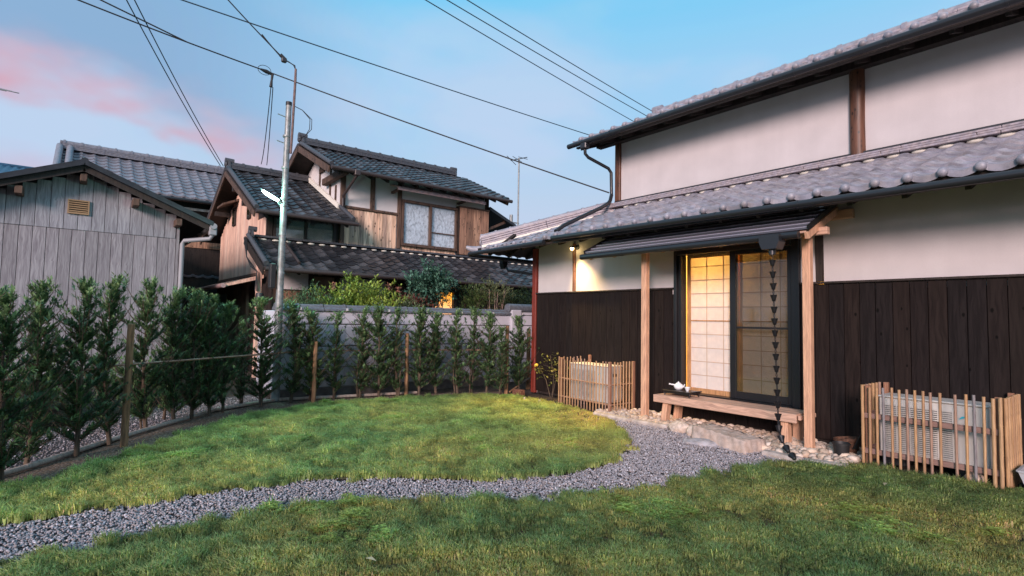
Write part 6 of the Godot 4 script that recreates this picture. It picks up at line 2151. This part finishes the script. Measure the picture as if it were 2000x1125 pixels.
func rain_chain() -> void:
	var R := thing("rain_chain", "black rain chain of small cups hanging from the awning's gutter to the grass", "rain chain", Vector3(-2.72, 0, 0.86))
	var cup := MB.new()
	cup.lathe([Vector2(0.0, -0.034), Vector2(0.012, -0.034), Vector2(0.018, -0.028), Vector2(0.022, -0.005), Vector2(0.034, 0.028), Vector2(0.036, 0.034), Vector2(0.031, 0.032), Vector2(0.019, -0.004), Vector2(0.0, -0.024)], 10)
	var cm := cup.mesh()
	var pts := []
	for i in 15:
		pts.append(Vector3(-2.762 + 0.0035 * i, 1.945 - i * 0.122, 0.86))
	# the tail swings out and lies on the ground
	pts[14] = Vector3(-2.69, 0.245, 0.90)
	pts.append(Vector3(-2.64, 0.155, 0.95))
	pts.append(Vector3(-2.55, 0.085, 1.03))
	pts.append(Vector3(-2.45, 0.045, 1.12))
	for i in pts.size():
		var p: Vector3 = pts[i]
		var up := Vector3.UP
		if i > 0:
			up = (pts[i - 1] - p).normalized()
		var x := up.cross(Vector3(0, 0.2, 1)).normalized()
		var o := obj("cup", cm, M.chain, R, Transform3D(Basis(x, up, x.cross(up)), p))
		var a: Vector3 = Vector3(-2.765, 2.05, 0.86) if i == 0 else pts[i - 1]
		tubed("link", M.chain, R, [a - up * 0.02, a.lerp(p, 0.5) + Vector3(0.006, 0, 0), p + up * 0.02], [0.0045], 5)
		if i > 0:
			tubed("link", M.chain, R, [a - up * 0.02, a.lerp(p, 0.5) - Vector3(0.008, 0, 0), p + up * 0.02], [0.004], 5)


func wall_lamp() -> void:
	var p := Vector3(-6.46, 2.50, 0.13)
	var W := thing("wall_lamp", "small bright wall lamp at the top of the slim post under the eave", "lamp", p)
	var mb := MB.new()
	mb.lathe([Vector2(0.0, 0.0), Vector2(0.04, 0.0), Vector2(0.04, 0.02), Vector2(0.0, 0.025)], 14, Transform3D(Basis(Vector3.RIGHT, Vector3.BACK, Vector3.DOWN), Vector3(-6.46, 2.53, 0.001)))
	obj("wall_plate", mb, M.metal_dark, W)
	tubed("arm", M.metal_dark, W, [Vector3(-6.46, 2.53, 0.02), Vector3(-6.46, 2.54, 0.10)], [0.01], 8)
	mb = MB.new()
	mb.lathe([Vector2(0.0, -0.03), Vector2(0.018, -0.024), Vector2(0.028, -0.008), Vector2(0.03, 0.006), Vector2(0.022, 0.022), Vector2(0.0, 0.03)], 14, Transform3D(Basis.IDENTITY, p))
	obj("lamp_bulb", mb, glow_mat(Color(1.0, 0.86, 0.58), 7.0), W)
	mb = MB.new()
	mb.lathe([Vector2(0.036, 0.012), Vector2(0.034, 0.035), Vector2(0.02, 0.048), Vector2(0.0, 0.05)], 14, Transform3D(Basis.IDENTITY, p))
	obj("lamp_shade", mb, M.metal_dark, W)
	var s := SpotLight3D.new()
	s.name = "wall_lamp_light"
	s.light_color = Color(1.0, 0.83, 0.54)
	s.light_energy = 3.6
	s.light_size = 0.05
	s.spot_range = 20.0
	s.spot_angle = 44.0
	s.spot_angle_attenuation = 0.9
	s.spot_attenuation = 2.0
	s.shadow_enabled = true
	add_child(s)
	s.look_at_from_position(p, Vector3(-5.75, 0.0, 0.75), Vector3.UP)


func odds() -> void:
	var P := thing("flower_pot", "black plastic nursery pot between the porch post and the bamboo screen", "pot", Vector3(-2.24, 0, 0.56))
	var mb := MB.new()
	mb.lathe([Vector2(0.0, 0.0), Vector2(0.058, 0.0), Vector2(0.062, 0.008), Vector2(0.072, 0.13), Vector2(0.080, 0.132), Vector2(0.081, 0.152), Vector2(0.074, 0.153), Vector2(0.068, 0.11), Vector2(0.0, 0.11)], 20, Transform3D(Basis.IDENTITY, P.position))
	obj("pot", mb, M.plastic_black, P)
	var Q := thing("clay_pot", "brown clay pot leaning behind the black nursery pot", "pot", Vector3(-2.25, 0, 0.34))
	mb = MB.new()
	mb.lathe([Vector2(0.0, 0.0), Vector2(0.07, 0.0), Vector2(0.085, 0.02), Vector2(0.11, 0.14), Vector2(0.122, 0.145), Vector2(0.122, 0.17), Vector2(0.110, 0.17), Vector2(0.10, 0.13), Vector2(0.0, 0.12)], 20, Transform3D(Basis(Vector3(0, 0, 1), 0.12), Q.position))
	obj("pot", mb, M.clay, Q)
	var T := thing("garden_trowel", "black-bladed trowel with a grey handle leaning in the clay pot", "trowel", Vector3(-2.13, 0.1, 0.40))
	tubed("handle", M.tool, T, [Vector3(-2.09, 0.26, 0.42), Vector3(-2.035, 0.38, 0.44)], [0.014, 0.016], 8)
	mb = MB.new()
	mb.bar(Vector3(-2.18, 0.08, 0.40), Vector3(-2.09, 0.26, 0.42), 0.06, 0.006)
	obj("blade", mb, M.plastic_black, T)
	var G := thing("grey_tray", "pale grey plastic tray standing beside the right bamboo screen", "tray", Vector3(-0.80, 0, 0.30))
	mb = MB.new()
	var o := Vector3(-0.74, 0, 0.42)
	var lo := [Vector3(-0.15, 0.01, -0.12), Vector3(0.15, 0.01, -0.12), Vector3(0.15, 0.01, 0.12), Vector3(-0.15, 0.01, 0.12)]
	var hi := [Vector3(-0.2, 0.17, -0.16), Vector3(0.2, 0.17, -0.16), Vector3(0.2, 0.17, 0.16), Vector3(-0.2, 0.17, 0.16)]
	for i in 4:
		var j := (i + 1) % 4
		var nn: Vector3 = (lo[i] + lo[j]) * Vector3(1, 0, 1)
		mb.quad(o + lo[i], o + lo[j], o + hi[j], o + hi[i], nn.normalized())
		mb.bar(o + hi[i], o + hi[j], 0.02, 0.014)
	mb.quad(o + lo[0], o + lo[1], o + lo[2], o + lo[3], Vector3.UP)
	obj("tray", mb, M.tray, G)
	var S := thing("leaning_cane", "thin brown cane leaning on the wall past the right bamboo screen", "cane", Vector3(-0.75, 0, 0.3))
	tubed("cane", M.stake, S, [Vector3(-0.70, 0.0, 0.30), Vector3(-0.93, 0.42, 0.06)], [0.012], 7)
	# old roof tiles set on edge round the rose
	var tl := tile_mesh(0.27, 0.22, 0.03, 0.0, 1.6)
	var spots := [["grey_roof_tile", "grey curved roof tile set on edge nearest the red corner post", Vector3(-7.12, 0.02, 0.66), 0.3, M.tile_far[1]], ["grey_roof_tile", "middle brownish roof tile set on edge before the rose", Vector3(-6.78, 0.02, 0.70), -0.1, M.noshi], ["grey_roof_tile", "grey roof tile leaning against the left bamboo screen", Vector3(-6.46, 0.02, 0.66), -0.5, M.tile_far[2]]]
	for q in spots:
		var mi := obj(q[0], tl, q[4], self, Transform3D(Basis(Vector3.UP, q[3]) * Basis(Vector3.RIGHT, -0.95) * Basis(Vector3.UP, 0.6), q[2] + Vector3(-0.05, 0.02, 0.12)))
		mi.set_meta("label", q[1])
		mi.set_meta("category", "roof tile")
	mb = MB.new()
	mb.ab(-7.46, -7.24, 0.0, 0.10, 0.44, 0.56, 0.012)
	var br := obj("brick", mb, M.brick, self)
	br.set_meta("label", "reddish brick lying at the foot of the red corner post")
	br.set_meta("category", "brick")
	# a few fallen leaves on the lawn
	rng.seed = 8
	var said := ["brown fallen leaf on the lawn left of the path's bend", "pale fallen leaf in the middle of the far lawn", "tan fallen leaf on the near lawn below the path", "light fallen leaf near the picture's bottom edge", "brown fallen leaf by the gravel in the left foreground", "fallen leaf on the near lawn before the right screen"]
	var at := [Vector3(-4.9, 0.05, 3.3), Vector3(-6.2, 0.05, 2.4), Vector3(-2.3, 0.06, 2.2), Vector3(-2.75, 0.06, 5.3), Vector3(-4.62, 0.03, 5.35), Vector3(-1.6, 0.06, 1.4)]
	for i in 6:
		mb = MB.new()
		mb.tinted = true
		mb.col = [Color(0.28, 0.13, 0.06), Color(0.50, 0.42, 0.26)][i % 2]
		leaf(mb, Vector3.ZERO, Vector3(1, 0.1, 0.2).normalized(), Vector3.UP, 0.06, 0.032, 0.3)
		var f := obj("fallen_leaf", mb, M.leaf, self, Transform3D(Basis(Vector3.UP, rng.randf() * TAU), at[i]))
		f.set_meta("label", said[i])
		f.set_meta("category", "leaf")
		f.set_meta("group", "fallen leaves on the grass")


func _ready() -> void:
	rng.seed = 20
	camera_and_light()
	make_materials()
	ground()
	rng.seed = 21
	main_house()
	rng.seed = 22
	old_house()
	shed()
	far_houses()
	block_wall()
	pole_and_wires()
	stones()
	hedge()
	shrubs()
	bench()
	ac_screens()
	rain_chain()
	wall_lamp()
	odds()
